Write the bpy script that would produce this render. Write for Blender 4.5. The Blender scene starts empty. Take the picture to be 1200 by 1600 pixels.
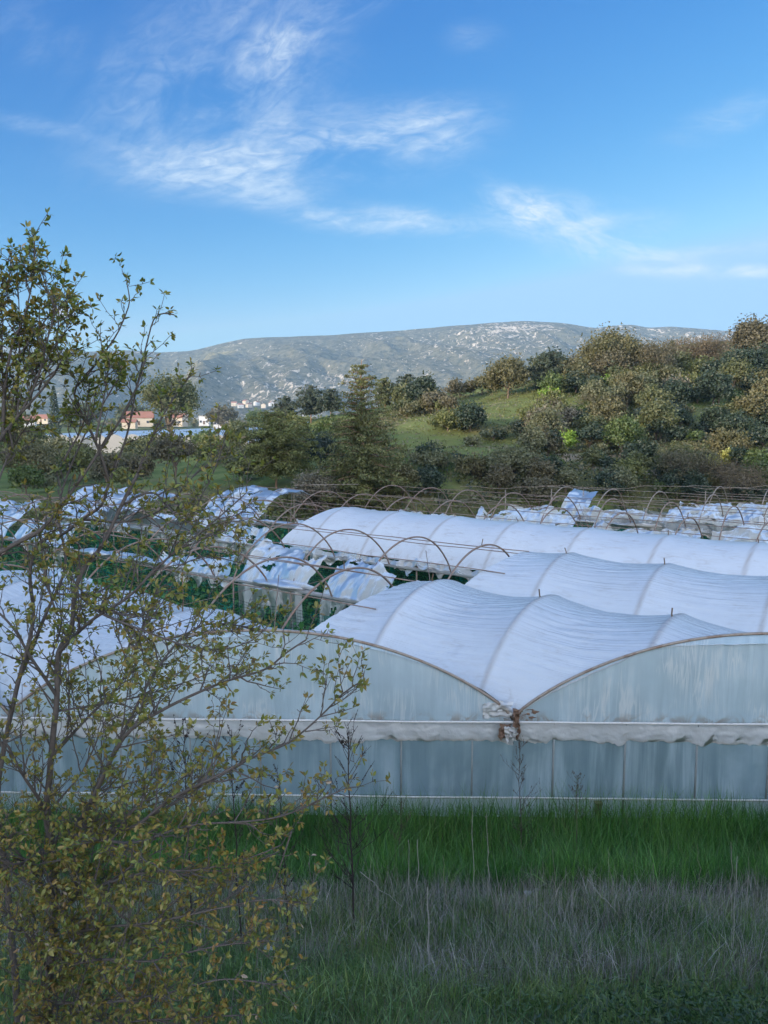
import bpy, math, random
import numpy as np

R = math.radians
random.seed(7)
rng = np.random.default_rng(7)
SC = bpy.context.scene
COL = SC.collection

# ------------------------------------------------------------------ camera geometry
CZ = 8.2                       # eye height over the greenhouse floor
F = 1180.0
PITCH = math.atan(140 / F)

def ray(px, py):
    xr, yr = (px - 600) / F, (py - 800) / F
    c, s = math.cos(PITCH), math.sin(PITCH)
    return np.array([xr, c - yr * s, -s - yr * c])

def at_y(px, py, y):
    d = ray(px, py)
    return np.array([0, 0, CZ]) + d * (y / d[1])

# ------------------------------------------------------------------ noise
def _hash(ix, iy, seed):
    h = (ix.astype(np.int64) * 374761393 + iy.astype(np.int64) * 668265263 + seed * 1442695041) & 0x7fffffff
    h = ((h ^ (h >> 13)) * 1274126177) & 0x7fffffff
    return ((h ^ (h >> 16)) & 0xffff) / 65535.0

def vnoise(x, y, seed=0):
    x = np.asarray(x, float); y = np.asarray(y, float)
    x, y = np.broadcast_arrays(x, y)
    ix, iy = np.floor(x), np.floor(y)
    fx, fy = x - ix, y - iy
    fx = fx * fx * (3 - 2 * fx); fy = fy * fy * (3 - 2 * fy)
    a = _hash(ix, iy, seed); b = _hash(ix + 1, iy, seed)
    c = _hash(ix, iy + 1, seed); d = _hash(ix + 1, iy + 1, seed)
    return (a * (1 - fx) + b * fx) * (1 - fy) + (c * (1 - fx) + d * fx) * fy

def fbm(x, y, seed=0, oct=4):
    v = 0; a = .5
    for i in range(oct):
        v = v + a * vnoise(np.asarray(x) * 2 ** i, np.asarray(y) * 2 ** i, seed + i * 17)
        a *= .5
    return v / (1 - .5 ** oct)

def sstep(a, b, x):
    t = np.clip((np.asarray(x, float) - a) / (b - a), 0, 1)
    return t * t * (3 - 2 * t)

# ------------------------------------------------------------------ mesh builder
class MB:
    def __init__(self):
        self.v = []; self.f4 = []; self.f3 = []; self.c = []; self.uv = []; self.n = 0
    def add(self, v, quads=None, tris=None, col=None, uv=None):
        v = np.asarray(v, float).reshape(-1, 3)
        if quads is not None and len(quads): self.f4.append(np.asarray(quads, int).reshape(-1, 4) + self.n)
        if tris is not None and len(tris): self.f3.append(np.asarray(tris, int).reshape(-1, 3) + self.n)
        if col is None: col = np.full((len(v), 3), .5)
        col = np.asarray(col, float)
        if col.ndim == 1: col = np.tile(col, (len(v), 1))
        self.c.append(col)
        if uv is None: uv = np.zeros((len(v), 2))
        self.uv.append(np.asarray(uv, float).reshape(-1, 2))
        self.v.append(v); self.n += len(v)
    def grid(self, P, col=None, uv=None, closed=False, keep=None):
        h, w = P.shape[:2]
        idx = np.arange(h * w).reshape(h, w)
        if closed: idx = np.concatenate([idx, idx[:, :1]], 1)
        q = np.stack([idx[:-1, :-1], idx[:-1, 1:], idx[1:, 1:], idx[1:, :-1]], -1).reshape(-1, 4)
        if keep is not None: q = q[keep[:-1, :-1].ravel()]
        self.add(P.reshape(-1, 3), q, col=None if col is None else col.reshape(-1, 3),
                 uv=None if uv is None else uv.reshape(-1, 2))
    def tube(self, pts, r, n=6, col=None, cap=True):
        pts = np.asarray(pts, float); m = len(pts)
        r = np.broadcast_to(np.asarray(r, float), (m,))
        t = np.gradient(pts, axis=0)
        t /= np.linalg.norm(t, axis=1, keepdims=True) + 1e-12
        ref = np.array([0, 0, 1.]) if abs(t[:, 2]).mean() < .8 else np.array([1., .3, 0])
        a = np.cross(t, ref); a /= np.linalg.norm(a, axis=1, keepdims=True) + 1e-12
        b = np.cross(a, t)
        th = np.arange(n) * 2 * math.pi / n
        P = pts[:, None] + r[:, None, None] * (a[:, None] * np.cos(th)[None, :, None] + b[:, None] * np.sin(th)[None, :, None])
        idx = np.arange(m * n).reshape(m, n); idx = np.concatenate([idx, idx[:, :1]], 1)
        q = np.stack([idx[:-1, :-1], idx[:-1, 1:], idx[1:, 1:], idx[1:, :-1]], -1).reshape(-1, 4)
        V = P.reshape(-1, 3); tr = []
        if cap:
            V = np.concatenate([V, pts[:1], pts[-1:]])
            for j in range(n):
                tr.append((m * n, (j + 1) % n, j)); tr.append((m * n + 1, (m - 1) * n + j, (m - 1) * n + (j + 1) % n))
        self.add(V, q, tr, col=col)
    def box(self, c, s, ax=None, col=None):
        c = np.asarray(c, float); s = np.asarray(s, float) / 2
        ax = np.eye(3) if ax is None else np.asarray(ax, float)
        k = np.array([[x, y, z] for z in (-1, 1) for y in (-1, 1) for x in (-1, 1)], float) * s
        self.add(c + k @ ax, [(0, 2, 3, 1), (4, 5, 7, 6), (0, 1, 5, 4), (2, 6, 7, 3), (0, 4, 6, 2), (1, 3, 7, 5)], col=col)
    def build(self, name, mat, parent=None, smooth=False):
        V = np.concatenate(self.v); C_ = np.concatenate(self.c); UV = np.concatenate(self.uv)
        p = parent
        while p is not None:
            V = V - np.array(p.location); p = p.parent
        q = np.concatenate(self.f4) if self.f4 else np.zeros((0, 4), int)
        t = np.concatenate(self.f3) if self.f3 else np.zeros((0, 3), int)
        me = bpy.data.meshes.new(name)
        me.vertices.add(len(V)); me.vertices.foreach_set('co', V.astype(np.float32).ravel())
        loops = np.concatenate([q.ravel(), t.ravel()]).astype(np.int32)
        nf = len(q) + len(t)
        starts = np.concatenate([np.arange(len(q)) * 4, len(q) * 4 + np.arange(len(t)) * 3]).astype(np.int32)
        tot = np.concatenate([np.full(len(q), 4), np.full(len(t), 3)]).astype(np.int32)
        me.loops.add(len(loops)); me.polygons.add(nf)
        me.loops.foreach_set('vertex_index', loops)
        me.polygons.foreach_set('loop_start', starts)
        me.polygons.foreach_set('loop_total', tot)
        me.polygons.foreach_set('use_smooth', np.full(nf, smooth, dtype=bool))
        uvl = me.uv_layers.new(name='UVMap')
        uvl.data.foreach_set('uv', UV[loops].astype(np.float32).ravel())
        ca = me.color_attributes.new('Col', 'FLOAT_COLOR', 'POINT')
        ca.data.foreach_set('color', np.concatenate([C_, np.ones((len(C_), 1))], 1).astype(np.float32).ravel())
        me.update(calc_edges=True); me.validate()
        if mat: me.materials.append(mat)
        o = bpy.data.objects.new(name, me); COL.objects.link(o)
        if parent is not None: o.parent = parent
        return o

def tag(o, label=None, cat=None, group=None, kind=None):
    if label: o['label'] = label
    if cat: o['category'] = cat
    if group: o['group'] = group
    if kind: o['kind'] = kind
    return o

def empty(name, loc, label, cat, group=None):
    o = bpy.data.objects.new(name, None); COL.objects.link(o)
    o.location = tuple(float(a) for a in loc); o.empty_display_size = .3
    return tag(o, label, cat, group)

# ------------------------------------------------------------------ materials
def newmat(name):
    m = bpy.data.materials.new(name); m.use_nodes = True
    nt = m.node_tree; nt.nodes.clear()
    out = nt.nodes.new('ShaderNodeOutputMaterial')
    return m, nt, out

def N(nt, typ, **kw):
    n = nt.nodes.new('ShaderNode' + typ)
    for k, v in kw.items():
        if k in n.inputs: n.inputs[k].default_value = v
        else: setattr(n, k, v)
    return n

def L(nt, a, b): nt.links.new(a, b)

def mathn(nt, op, a, b=None, clamp=False):
    n = nt.nodes.new('ShaderNodeMath'); n.operation = op; n.use_clamp = clamp
    for i, x in enumerate((a, b)):
        if x is None: continue
        if isinstance(x, (int, float)): n.inputs[i].default_value = x
        else: L(nt, x, n.inputs[i])
    return n.outputs[0]

def mixc(nt, fac, a, b, typ='MIX'):
    n = nt.nodes.new('ShaderNodeMix'); n.data_type = 'RGBA'; n.blend_type = typ
    for i, x in ((0, fac), (6, a), (7, b)):
        if isinstance(x, (int, float)): n.inputs[i].default_value = x
        elif isinstance(x, (tuple, list)): n.inputs[i].default_value = (*x[:3], 1)
        else: L(nt, x, n.inputs[i])
    return n.outputs[2]

def mixs(nt, fac, a, b):
    n = nt.nodes.new('ShaderNodeMixShader')
    if isinstance(fac, (int, float)): n.inputs[0].default_value = fac
    else: L(nt, fac, n.inputs[0])
    L(nt, a, n.inputs[1]); L(nt, b, n.inputs[2])
    return n.outputs[0]

def ramp(nt, x, lo, hi):
    n = nt.nodes.new('ShaderNodeMapRange'); n.inputs[1].default_value = lo; n.inputs[2].default_value = hi
    n.interpolation_type = 'SMOOTHSTEP'
    L(nt, x, n.inputs[0]); return n.outputs[0]

def noise(nt, vec, scale, detail=4, rough=.55, dist=0.0, mapscale=None, rot=None):
    if mapscale is not None or rot is not None:
        mp = nt.nodes.new('ShaderNodeMapping')
        if mapscale is not None: mp.inputs['Scale'].default_value = mapscale
        if rot is not None: mp.inputs['Rotation'].default_value = rot
        L(nt, vec, mp.inputs[0]); vec = mp.outputs[0]
    n = N(nt, 'TexNoise', Scale=scale, Detail=detail, Roughness=rough, Distortion=dist)
    L(nt, vec, n.inputs['Vector']); return n.outputs[0]

def plain(name, col, rough=.7, var=.25, scale=6.0, metal=0.0, bump=.0, spec=.4):
    m, nt, out = newmat(name)
    tc = N(nt, 'TexCoord'); g = N(nt, 'NewGeometry')
    nz = noise(nt, g.outputs['Position'], scale, 6, .65)
    c = mixc(nt, nz, tuple(x * (1 - var) for x in col), tuple(min(1, x * (1 + var)) for x in col))
    b = N(nt, 'BsdfPrincipled', Roughness=rough, Metallic=metal); b.inputs['Specular IOR Level'].default_value = spec
    L(nt, c, b.inputs['Base Color'])
    if bump:
        bp = N(nt, 'Bump', Strength=bump, Distance=.02); L(nt, nz, bp.inputs['Height']); L(nt, bp.outputs[0], b.inputs['Normal'])
    L(nt, b.outputs[0], out.inputs[0])
    return m

def rusty(name, base, rust, amt=.5):
    m, nt, out = newmat(name)
    g = N(nt, 'NewGeometry')
    nz = noise(nt, g.outputs['Position'], 3.5, 8, .7)
    f = ramp(nt, nz, amt - .12, amt + .12)
    c = mixc(nt, f, rust, base)
    c = mixc(nt, mathn(nt, 'MULTIPLY', noise(nt, g.outputs['Position'], 40, 3), .5), c, (.05, .035, .03))
    b = N(nt, 'BsdfPrincipled', Roughness=.65); L(nt, c, b.inputs['Base Color'])
    L(nt, b.outputs[0], out.inputs[0])
    return m

def leafmat(name, trans=.35, rough=.55, gloss=True):
    """colour comes from the per-leaf Col attribute (the leaf's own colour)"""
    m, nt, out = newmat(name)
    a = N(nt, 'Attribute', attribute_name='Col')
    d = N(nt, 'BsdfDiffuse'); L(nt, a.outputs[0], d.inputs[0])
    t = N(nt, 'BsdfTranslucent')
    c = mixc(nt, 1.0, a.outputs[0], (1.0, 1.0, .55), 'MULTIPLY'); L(nt, c, t.inputs[0])
    s = mixs(nt, trans, d.outputs[0], t.outputs[0])
    if gloss:
        gl = N(nt, 'BsdfGlossy', Roughness=rough); s = mixs(nt, .05, s, gl.outputs[0])
    L(nt, s, out.inputs[0])
    return m

def film(name, base=(.80, .83, .87), alpha=.2, trl=.45, streak=(.5, 12), bump=.5, dist=.03, dirt=.0, dirtcol=(.24, .16, .10),
         crease=0.0, crease_scale=(3.0, .5), rough=.28, gloss=.12, stain=0.0, cloudy=0.0):
    m, nt, out = newmat(name)
    uv = N(nt, 'UVMap').outputs[0]
    at = N(nt, 'Attribute', attribute_name='Col'); sep = N(nt, 'SeparateColor'); L(nt, at.outputs[0], sep.inputs[0])
    wr = noise(nt, uv, 1.0, 5, .6, .4, (streak[0], streak[1], 1))
    big = noise(nt, uv, .35, 3, .5)
    fine = noise(nt, uv, 3.0, 6, .7, .6)
    col = mixc(nt, fine, tuple(x * .90 for x in base), base)
    al = mathn(nt, 'MULTIPLY', ramp(nt, big, .2, .8), alpha * .7)
    al = mathn(nt, 'ADD', al, alpha * .65)
    if cloudy:      # vertical runs of condensation and dust that make the sheet milkier
        cl_ = mathn(nt, 'MULTIPLY', ramp(nt, wr, .36, .68), ramp(nt, noise(nt, uv, 1.0, 4, .6, .3, (.55, .45, 1)), .30, .66))
        col = mixc(nt, mathn(nt, 'MULTIPLY', cl_, cloudy), col, (.80, .86, .90))
        al = mathn(nt, 'MULTIPLY', al, mathn(nt, 'SUBTRACT', 1.35, cl_))
    if crease:
        n1 = noise(nt, uv, 1.0, 3, .5, 1.0, (crease_scale[0], crease_scale[1], 1), (0, 0, .15))
        n2 = noise(nt, uv, 1.0, 3, .5, 1.2, (crease_scale[0] * 1.3, crease_scale[1] * 1.1, 1), (0, 0, -.35))
        l1 = mathn(nt, 'ABSOLUTE', mathn(nt, 'SUBTRACT', n1, .5)); l2 = mathn(nt, 'ABSOLUTE', mathn(nt, 'SUBTRACT', n2, .5))
        ln = mathn(nt, 'SUBTRACT', 1.0, ramp(nt, mathn(nt, 'MINIMUM', l1, l2), .0, .045))
        ln = mathn(nt, 'MULTIPLY', ln, ramp(nt, noise(nt, uv, .8, 2), .42, .6))
        al = mathn(nt, 'MULTIPLY', al, mathn(nt, 'SUBTRACT', 1.0, mathn(nt, 'MULTIPLY', ln, crease)))
        col = mixc(nt, mathn(nt, 'MULTIPLY', ln, crease), col, (.88, .9, .92))
    if dirt:
        sp = noise(nt, uv, 1.0, 8, .75, .8, (1.6, 6, 1), (0, 0, .25))
        sp = mathn(nt, 'MULTIPLY', ramp(nt, sp, .46, .74), .62)
        md = ramp(nt, noise(nt, uv, .9, 3, .6), .34, .66)
        dd = mathn(nt, 'MULTIPLY', mathn(nt, 'MULTIPLY', sp, md), dirt)
        rb = mathn(nt, 'MULTIPLY', sep.outputs[0], mathn(nt, 'ADD', .35, mathn(nt, 'MULTIPLY', fine, .6)))
        dd = mathn(nt, 'MAXIMUM', dd, mathn(nt, 'MULTIPLY', rb, .95))
        vb = mathn(nt, 'MULTIPLY', sep.outputs[1], ramp(nt, fine, .42, .72))
        dd = mathn(nt, 'MAXIMUM', dd, mathn(nt, 'MULTIPLY', vb, .9), clamp=True)
        col = mixc(nt, dd, col, dirtcol)
        al = mathn(nt, 'MULTIPLY', al, mathn(nt, 'SUBTRACT', 1.0, dd))
    if stain:
        vb = mathn(nt, 'MULTIPLY', sep.outputs[1], ramp(nt, fine, .45, .62))
        col = mixc(nt, mathn(nt, 'MULTIPLY', vb, stain), col, dirtcol)
        al = mathn(nt, 'MULTIPLY', al, mathn(nt, 'SUBTRACT', 1.0, mathn(nt, 'MULTIPLY', vb, stain)))
    hsum = mathn(nt, 'ADD', wr, mathn(nt, 'MULTIPLY', fine, .25))
    bp = N(nt, 'Bump', Strength=bump, Distance=dist); L(nt, hsum, bp.inputs['Height'])
    d = N(nt, 'BsdfDiffuse'); L(nt, col, d.inputs[0]); L(nt, bp.outputs[0], d.inputs['Normal'])
    t = N(nt, 'BsdfTranslucent'); L(nt, col, t.inputs[0]); L(nt, bp.outputs[0], t.inputs['Normal'])
    g = N(nt, 'BsdfGlossy', Roughness=rough); L(nt, bp.outputs[0], g.inputs['Normal'])
    tr = N(nt, 'BsdfTransparent')
    tr.inputs[0].default_value = (.93, .96, 1, 1)
    s = mixs(nt, trl, d.outputs[0], t.outputs[0])
    s = mixs(nt, al, s, tr.outputs[0])
    fr = N(nt, 'Fresnel', IOR=1.4); L(nt, bp.outputs[0], fr.inputs['Normal'])
    s = mixs(nt, mathn(nt, 'ADD', mathn(nt, 'MULTIPLY', fr.outputs[0], .8), gloss * .3), s, g.outputs[0])
    L(nt, s, out.inputs[0])
    return m

M = {}
M['rust'] = rusty('rusty_steel', (.27, .22, .19), (.24, .14, .10), .47)
M['rust_pale'] = rusty('weathered_steel', (.34, .30, .26), (.20, .125, .085), .45)
M['white_pipe'] = rusty('white_painted_pipe', (.68, .69, .70), (.30, .22, .17), .3)
M['gutter'] = plain('galvanised_gutter', (.42, .44, .47), .45, .2, 5, .35)
M['roof'] = film('roof_film', (.74, .80, .89), .10, .30, (.3, 12), .8, .045, dirt=.60, gloss=.45, rough=.25)
M['roof_dirty'] = film('roof_film_dirty', (.74, .79, .87), .06, .26, (.4, 8), .6, .03, dirt=.85)
M['endwall'] = film('end_film', (.64, .85, 1.0), .20, .30, (4.5, .35), .6, .03, crease=.55, crease_scale=(4.6, .34), stain=.9, cloudy=.3, gloss=.3)
M['lowwall'] = film('low_wall_film', (.46, .68, .84), .34, .30, (3.2, .22), .5, .03, rough=.14, gloss=.45, stain=.0, cloudy=.35)
M['base_film'] = film('base_film', (.66, .78, .88), .10, .35, (5, 1.2), .8, .03, cloudy=.3)
M['flap'] = film('rolled_film', (.84, .86, .88), .22, .4, (4, 2), .9, .03, stain=.7, dirtcol=(.35, .27, .18))
M['torn'] = film('torn_film', (.84, .85, .85), .34, .42, (5, 1.2), .9, .04, stain=.5, dirtcol=(.42, .32, .22))
M['torn_old'] = film('old_torn_film', (.66, .65, .62), .26, .42, (5, 1.2), .9, .04, stain=.6, dirtcol=(.34, .26, .18))
M['scrap'] = plain('brown_scrap', (.16, .10, .07), .8, .5, 20)
M['bark'] = plain('grey_bark', (.090, .080, .078), .85, .5, 30, bump=.6)
M['bark_far'] = plain('tree_bark', (.13, .10, .08), .9, .4, 6)
M['bark_pine'] = plain('pine_bark', (.23, .15, .10), .9, .4, 6)
M['leaf'] = leafmat('broad_leaf', .35)
M['needle'] = leafmat('needle_leaf', .2)
M['grass'] = leafmat('grass_blade', .3)
M['dry'] = leafmat('dry_stem', .15, gloss=False)
M['plaster'] = plain('cream_plaster', (.46, .41, .33), .9, .15, 1.5)
M['white_wall'] = plain('white_plaster', (.55, .56, .57), .9, .12, 1.5)
M['roof_tile'] = plain('red_roof_tile', (.28, .13, .09), .85, .3, 3)
M['glass'] = plain('dark_window_glass', (.05, .06, .08), .15, .2, 2)
M['wood'] = plain('dark_wood', (.12, .08, .05), .8, .3, 8)
M['concrete'] = plain('grey_concrete', (.35, .34, .32), .9, .2, 4)

M['wall_post'] = plain('dull_grey_post', (.22, .25, .26), .7, .3, 6)
# ------------------------------------------------------------------ sun / sky / camera
SUN_EL = R(10.5)
FILL_VEIL = 4.0; FILL_GLOW = 6.2  # levels of the fill light added to the unseen part of the sky
SUN_H = np.array([-0.81, -0.586])
SUN_DIR = np.array([SUN_H[0] * math.cos(SUN_EL), SUN_H[1] * math.cos(SUN_EL), math.sin(SUN_EL)])
sun = bpy.data.lights.new('sun', 'SUN'); sun.energy = 3.3; sun.angle = R(.5); sun.color = (1, .80, .58)
so = bpy.data.objects.new('sun', sun); COL.objects.link(so)
from mathutils import Vector
so.rotation_euler = Vector(SUN_DIR).to_track_quat('Z', 'Y').to_euler()
so.location = (-60, -45, 80)

w = bpy.data.worlds.new('World'); SC.world = w; w.use_nodes = True
nt = w.node_tree; nt.nodes.clear()
wo = nt.nodes.new('ShaderNodeOutputWorld'); bg = N(nt, 'Background', Strength=0.13)
sky = nt.nodes.new('ShaderNodeTexSky'); sky.sky_type = 'NISHITA'; sky.sun_disc = False
sky.sun_elevation = SUN_EL
sky.sun_rotation = math.atan2(SUN_H[0], SUN_H[1])
sky.altitude = 200; sky.air_density = 1.0; sky.dust_density = .6; sky.ozone_density = 2.2
tc = N(nt, 'TexCoord')
sx = N(nt, 'SeparateXYZ'); L(nt, tc.outputs['Generated'], sx.inputs[0])
ysafe = mathn(nt, 'MAXIMUM', sx.outputs[1], .05)
cx = N(nt, 'CombineXYZ')
L(nt, mathn(nt, 'DIVIDE', sx.outputs[0], ysafe), cx.inputs[0])
L(nt, mathn(nt, 'DIVIDE', sx.outputs[2], ysafe), cx.inputs[1])
cvec = cx.outputs[0]
def XZ(px, py):
    d = ray(px, py); return d[0] / d[1], d[2] / d[1]
# wisps of cirrus: (px, py, half length, half width, tilt deg, strength, noise set)
WISPS = [(330, 95, 330, 150, 32, .34, 1), (390, 175, 220, 110, 25, .34, 1), (480, 238, 340, 84, 7, .62, 0), (300, 262, 210, 56, -8, .46, 0), (640, 205, 180, 56, 12, .46, 0), (420, 290, 160, 50, -18, .35, 2),
         (600, 343, 200, 32, -4, .62, 0), (470, 330, 160, 30, -14, .35, 0), (690, 348, 110, 22, -5, .50, 0), (800, 325, 110, 42, -28, .60, 2), (900, 345, 220, 52, -10, .75, 2), (960, 350, 130, 24, 6, .75, 0),
         (980, 400, 200, 34, -9, .65, 2), (1130, 424, 190, 15, 0, .95, 0), (1110, 392, 150, 18, 5, .45, 0),
         (742, 60, 60, 34, 0, .18, 0), (1135, 185, 140, 40, 18, .24, 0), (65, 196, 120, 20, -8, .28, 0), (50, 50, 130, 70, -20, .16, 1),
         (430, 70, 170, 50, 38, .24, 1), (540, 15, 160, 40, 30, .18, 1)]
noises = []
for k, (sc_, st, rot) in enumerate([(5.5, 3.2, .10), (6.5, 1.9, .50), (6.5, 2.8, -.30)]):
    mp = nt.nodes.new('ShaderNodeMapping'); mp.vector_type = 'POINT'
    mp.inputs['Rotation'].default_value = (0, 0, -rot); L(nt, cvec, mp.inputs[0])
    mp2 = nt.nodes.new('ShaderNodeMapping'); mp2.inputs['Scale'].default_value = (1, st, 1); L(nt, mp.outputs[0], mp2.inputs[0])
    a = noise(nt, mp2.outputs[0], sc_, 9, .62, .9)
    b_ = noise(nt, mp2.outputs[0], sc_ * 4.2, 6, .6, 1.2)
    noises.append(mathn(nt, 'MULTIPLY', ramp(nt, a, .30, .74), mathn(nt, 'ADD', .30, mathn(nt, 'MULTIPLY', ramp(nt, b_, .25, .72), .85))))
tot = None
for (px, py, hl, hw, rot, st, k) in WISPS:
    X, Z = XZ(px, py)
    mp = nt.nodes.new('ShaderNodeMapping'); mp.vector_type = 'TEXTURE'
    mp.inputs['Location'].default_value = (X, Z, 0); mp.inputs['Rotation'].default_value = (0, 0, R(rot))
    mp.inputs['Scale'].default_value = (hl / F, hw / F, 1); L(nt, cvec, mp.inputs[0])
    ln = nt.nodes.new('ShaderNodeVectorMath'); ln.operation = 'LENGTH'; L(nt, mp.outputs[0], ln.inputs[0])
    mr = nt.nodes.new('ShaderNodeMapRange'); mr.interpolation_type = 'SMOOTHERSTEP'
    mr.inputs[1].default_value = 1.15; mr.inputs[2].default_value = 0.0; L(nt, ln.outputs['Value'], mr.inputs[0])
    v = mathn(nt, 'MULTIPLY', mathn(nt, 'MULTIPLY', mr.outputs[0], st), noises[k])
    tot = v if tot is None else mathn(nt, 'ADD', tot, v)
front = ramp(nt, sx.outputs[1], .1, .3)
tot = mathn(nt, 'MULTIPLY', tot, front, clamp=True)
tot = mathn(nt, 'MINIMUM', tot, .85)
# the clear evening blue of the sky away from the sun
STR = .13; EXPO = 1.15
sr = N(nt, 'SeparateColor'); L(nt, sky.outputs[0], sr.inputs[0])
cc = N(nt, 'CombineColor')
for i, (g_, a_) in enumerate([(2.5, 9.5), (1.35, 2.1), (.70, 1.46)]):
    v = mathn(nt, 'POWER', mathn(nt, 'MULTIPLY', mathn(nt, 'MINIMUM', sr.outputs[i], 2.2 + i * 1.2), STR), g_)
    L(nt, mathn(nt, 'MULTIPLY', v, a_ / STR / 2 ** EXPO), cc.inputs[i])
side_ = ramp(nt, sx.outputs[1], -.25, .2)
base = mixc(nt, side_, sky.outputs[0], cc.outputs[0])
# unseen bright cloud and glow added overhead and behind the camera as fill light
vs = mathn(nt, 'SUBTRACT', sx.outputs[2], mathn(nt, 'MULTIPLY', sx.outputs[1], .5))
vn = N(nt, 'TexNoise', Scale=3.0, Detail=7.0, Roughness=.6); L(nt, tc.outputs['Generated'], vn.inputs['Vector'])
fill_veil = mathn(nt, 'MULTIPLY', ramp(nt, vs, .30, .62), mathn(nt, 'ADD', .55, mathn(nt, 'MULTIPLY', ramp(nt, vn.outputs[0], .3, .65), .45)))
fill_glow = mathn(nt, 'MULTIPLY', ramp(nt, sx.outputs[1], .0, -.75), ramp(nt, sx.outputs[2], .75, .1))
vcol = mixc(nt, fill_glow, tuple(FILL_VEIL * a for a in (.62, .88, 1.34)), tuple(FILL_VEIL * FILL_GLOW * a for a in (1.02, .98, .95)))
base = mixc(nt, fill_veil, base, vcol)
CLOUD_LVL = 1 / STR / 2 ** EXPO
c1 = mixc(nt, tot, base, tuple(CLOUD_LVL * 1.05 * a for a in (.80, .91, 1.0)))
# the small pinkish cumulus low over the far mountain
pk = None
for (px, py, hl, hw, st) in [(103, 482, 20, 12, 1.0), (97, 478, 12, 11, .9), (112, 483, 12, 9, .8)]:
    X, Z = XZ(px, py)
    mp = nt.nodes.new('ShaderNodeMapping'); mp.vector_type = 'TEXTURE'
    mp.inputs['Location'].default_value = (X, Z, 0); mp.inputs['Scale'].default_value = (hl / F, hw / F, 1)
    nzv = N(nt, 'TexNoise', Scale=60.0, Detail=4.0); L(nt, cvec, nzv.inputs['Vector'])
    vm = nt.nodes.new('ShaderNodeVectorMath'); vm.operation = 'MULTIPLY_ADD'; vm.inputs[1].default_value = (.012, .012, 0)
    L(nt, nzv.outputs[1], vm.inputs[0]); L(nt, cvec, vm.inputs[2])
    L(nt, vm.outputs[0], mp.inputs[0])
    ln = nt.nodes.new('ShaderNodeVectorMath'); ln.operation = 'LENGTH'; L(nt, mp.outputs[0], ln.inputs[0])
    mr = nt.nodes.new('ShaderNodeMapRange'); mr.interpolation_type = 'SMOOTHSTEP'
    mr.inputs[1].default_value = 1.2; mr.inputs[2].default_value = .1; L(nt, ln.outputs['Value'], mr.inputs[0])
    v = mathn(nt, 'MULTIPLY', mr.outputs[0], st * .75)
    pk = v if pk is None else mathn(nt, 'MAXIMUM', pk, v)
pk = mathn(nt, 'MULTIPLY', pk, front)
c2 = mixc(nt, pk, c1, tuple(CLOUD_LVL * a for a in (.98, .84, .90)))
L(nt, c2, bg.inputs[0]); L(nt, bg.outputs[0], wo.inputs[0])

cam = bpy.data.cameras.new('camera'); co = bpy.data.objects.new('camera', cam); COL.objects.link(co)
co.location = (0, 0, CZ); co.rotation_euler = (math.pi / 2 - PITCH, 0, 0)
cam.sensor_fit = 'VERTICAL'; cam.sensor_height = 36; cam.lens = 36 * F / 1600; cam.clip_start = .05; cam.clip_end = 12000
SC.camera = co
SC.view_settings.view_transform = 'Standard'; SC.view_settings.look = 'None'
SC.view_settings.exposure = EXPO; SC.view_settings.gamma = 1
SC.render.engine = 'CYCLES'
cy = SC.cycles
cy.use_denoising = True
try: cy.denoiser = 'OPENIMAGEDENOISE'
except Exception: pass
cy.max_bounces = 6; cy.diffuse_bounces = 3; cy.glossy_bounces = 2; cy.transmission_bounces = 4; cy.transparent_max_bounces = 20
cy.volume_bounces = 0; cy.caustics_reflective = False; cy.caustics_refractive = False

# ------------------------------------------------------------------ terrain
CTRL = [(700, 695, 72), (1000, 740, 66), (1100, 712, 76), (900, 722, 72), (960, 745, 64), (1150, 640, 98), (1070, 655, 92), (1190, 625, 100), (1000, 655, 93), (960, 622, 104), (1180, 565, 128),
        (1100, 595, 122), (1000, 592, 124), (900, 602, 118), (820, 616, 110), (780, 640, 98), (740, 640, 104), (650, 690, 85), (680, 665, 95), (760, 690, 82), (800, 702, 76), (850, 665, 90), (720, 618, 122),
        (640, 640, 132), (560, 652, 140), (500, 655, 145), (480, 668, 150), (440, 690, 150), (400, 705, 165), (300, 745, 112), (250, 742, 115), (100, 725, 150), (100, 691, 270), (350, 691, 270), (350, 672, 500), (200, 668, 480), (0, 668, 480)]
cp = [at_y(*c) for c in CTRL]
for xx in range(-140, 161, 20): cp.append(np.array([xx, 54., 0.]))
for xx in (-300, -150, 0): cp.append(np.array([xx, 200., 1.]))
for (xx, yy, zz) in [(100, 60, 6), (140, 100, 22), (120, 140, 30), (60, 170, 24), (10, 180, 13), (60, 260, 12), (150, 300, 18), (0, 300, 5), (300, 400, 8), (300, 100, 30), (-300, 500, 4), (0, 600, 5), (300, 700, 6), (-600, 300, 3), (-300, 80, 0), (700, 300, 20), (-200, 900, 5), (400, 1000, 6)]:
    cp.append(np.array([xx, yy, zz], float))
cp = np.array(cp)
def _phi(d): return np.sqrt(d * d + 16.0)
_A = _phi(np.linalg.norm(cp[:, None, :2] - cp[None, :, :2], axis=2)) - np.eye(len(cp)) * 2.0
_Aw = np.block([[_A, np.ones((len(cp), 1))], [np.ones((1, len(cp))), np.zeros((1, 1))]])
_w = np.linalg.solve(_Aw, np.concatenate([cp[:, 2], [0]]))
def rbf(x, y):
    out = np.full(x.shape, _w[-1])
    for (c, wt) in zip(cp, _w[:-1]):
        out = out + wt * _phi(np.hypot(x - c[0], y - c[1]))
    return out
BY = np.array([-30, -12, -3, 0, 5.3, 8, 9.5, 10.5, 12.3, 14, 60])
BZ = np.array([6.9, 6.8, 6.65, 6.5, 3.42, 2.1, 1.72, 1.2, .05, 0, 0])
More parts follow.
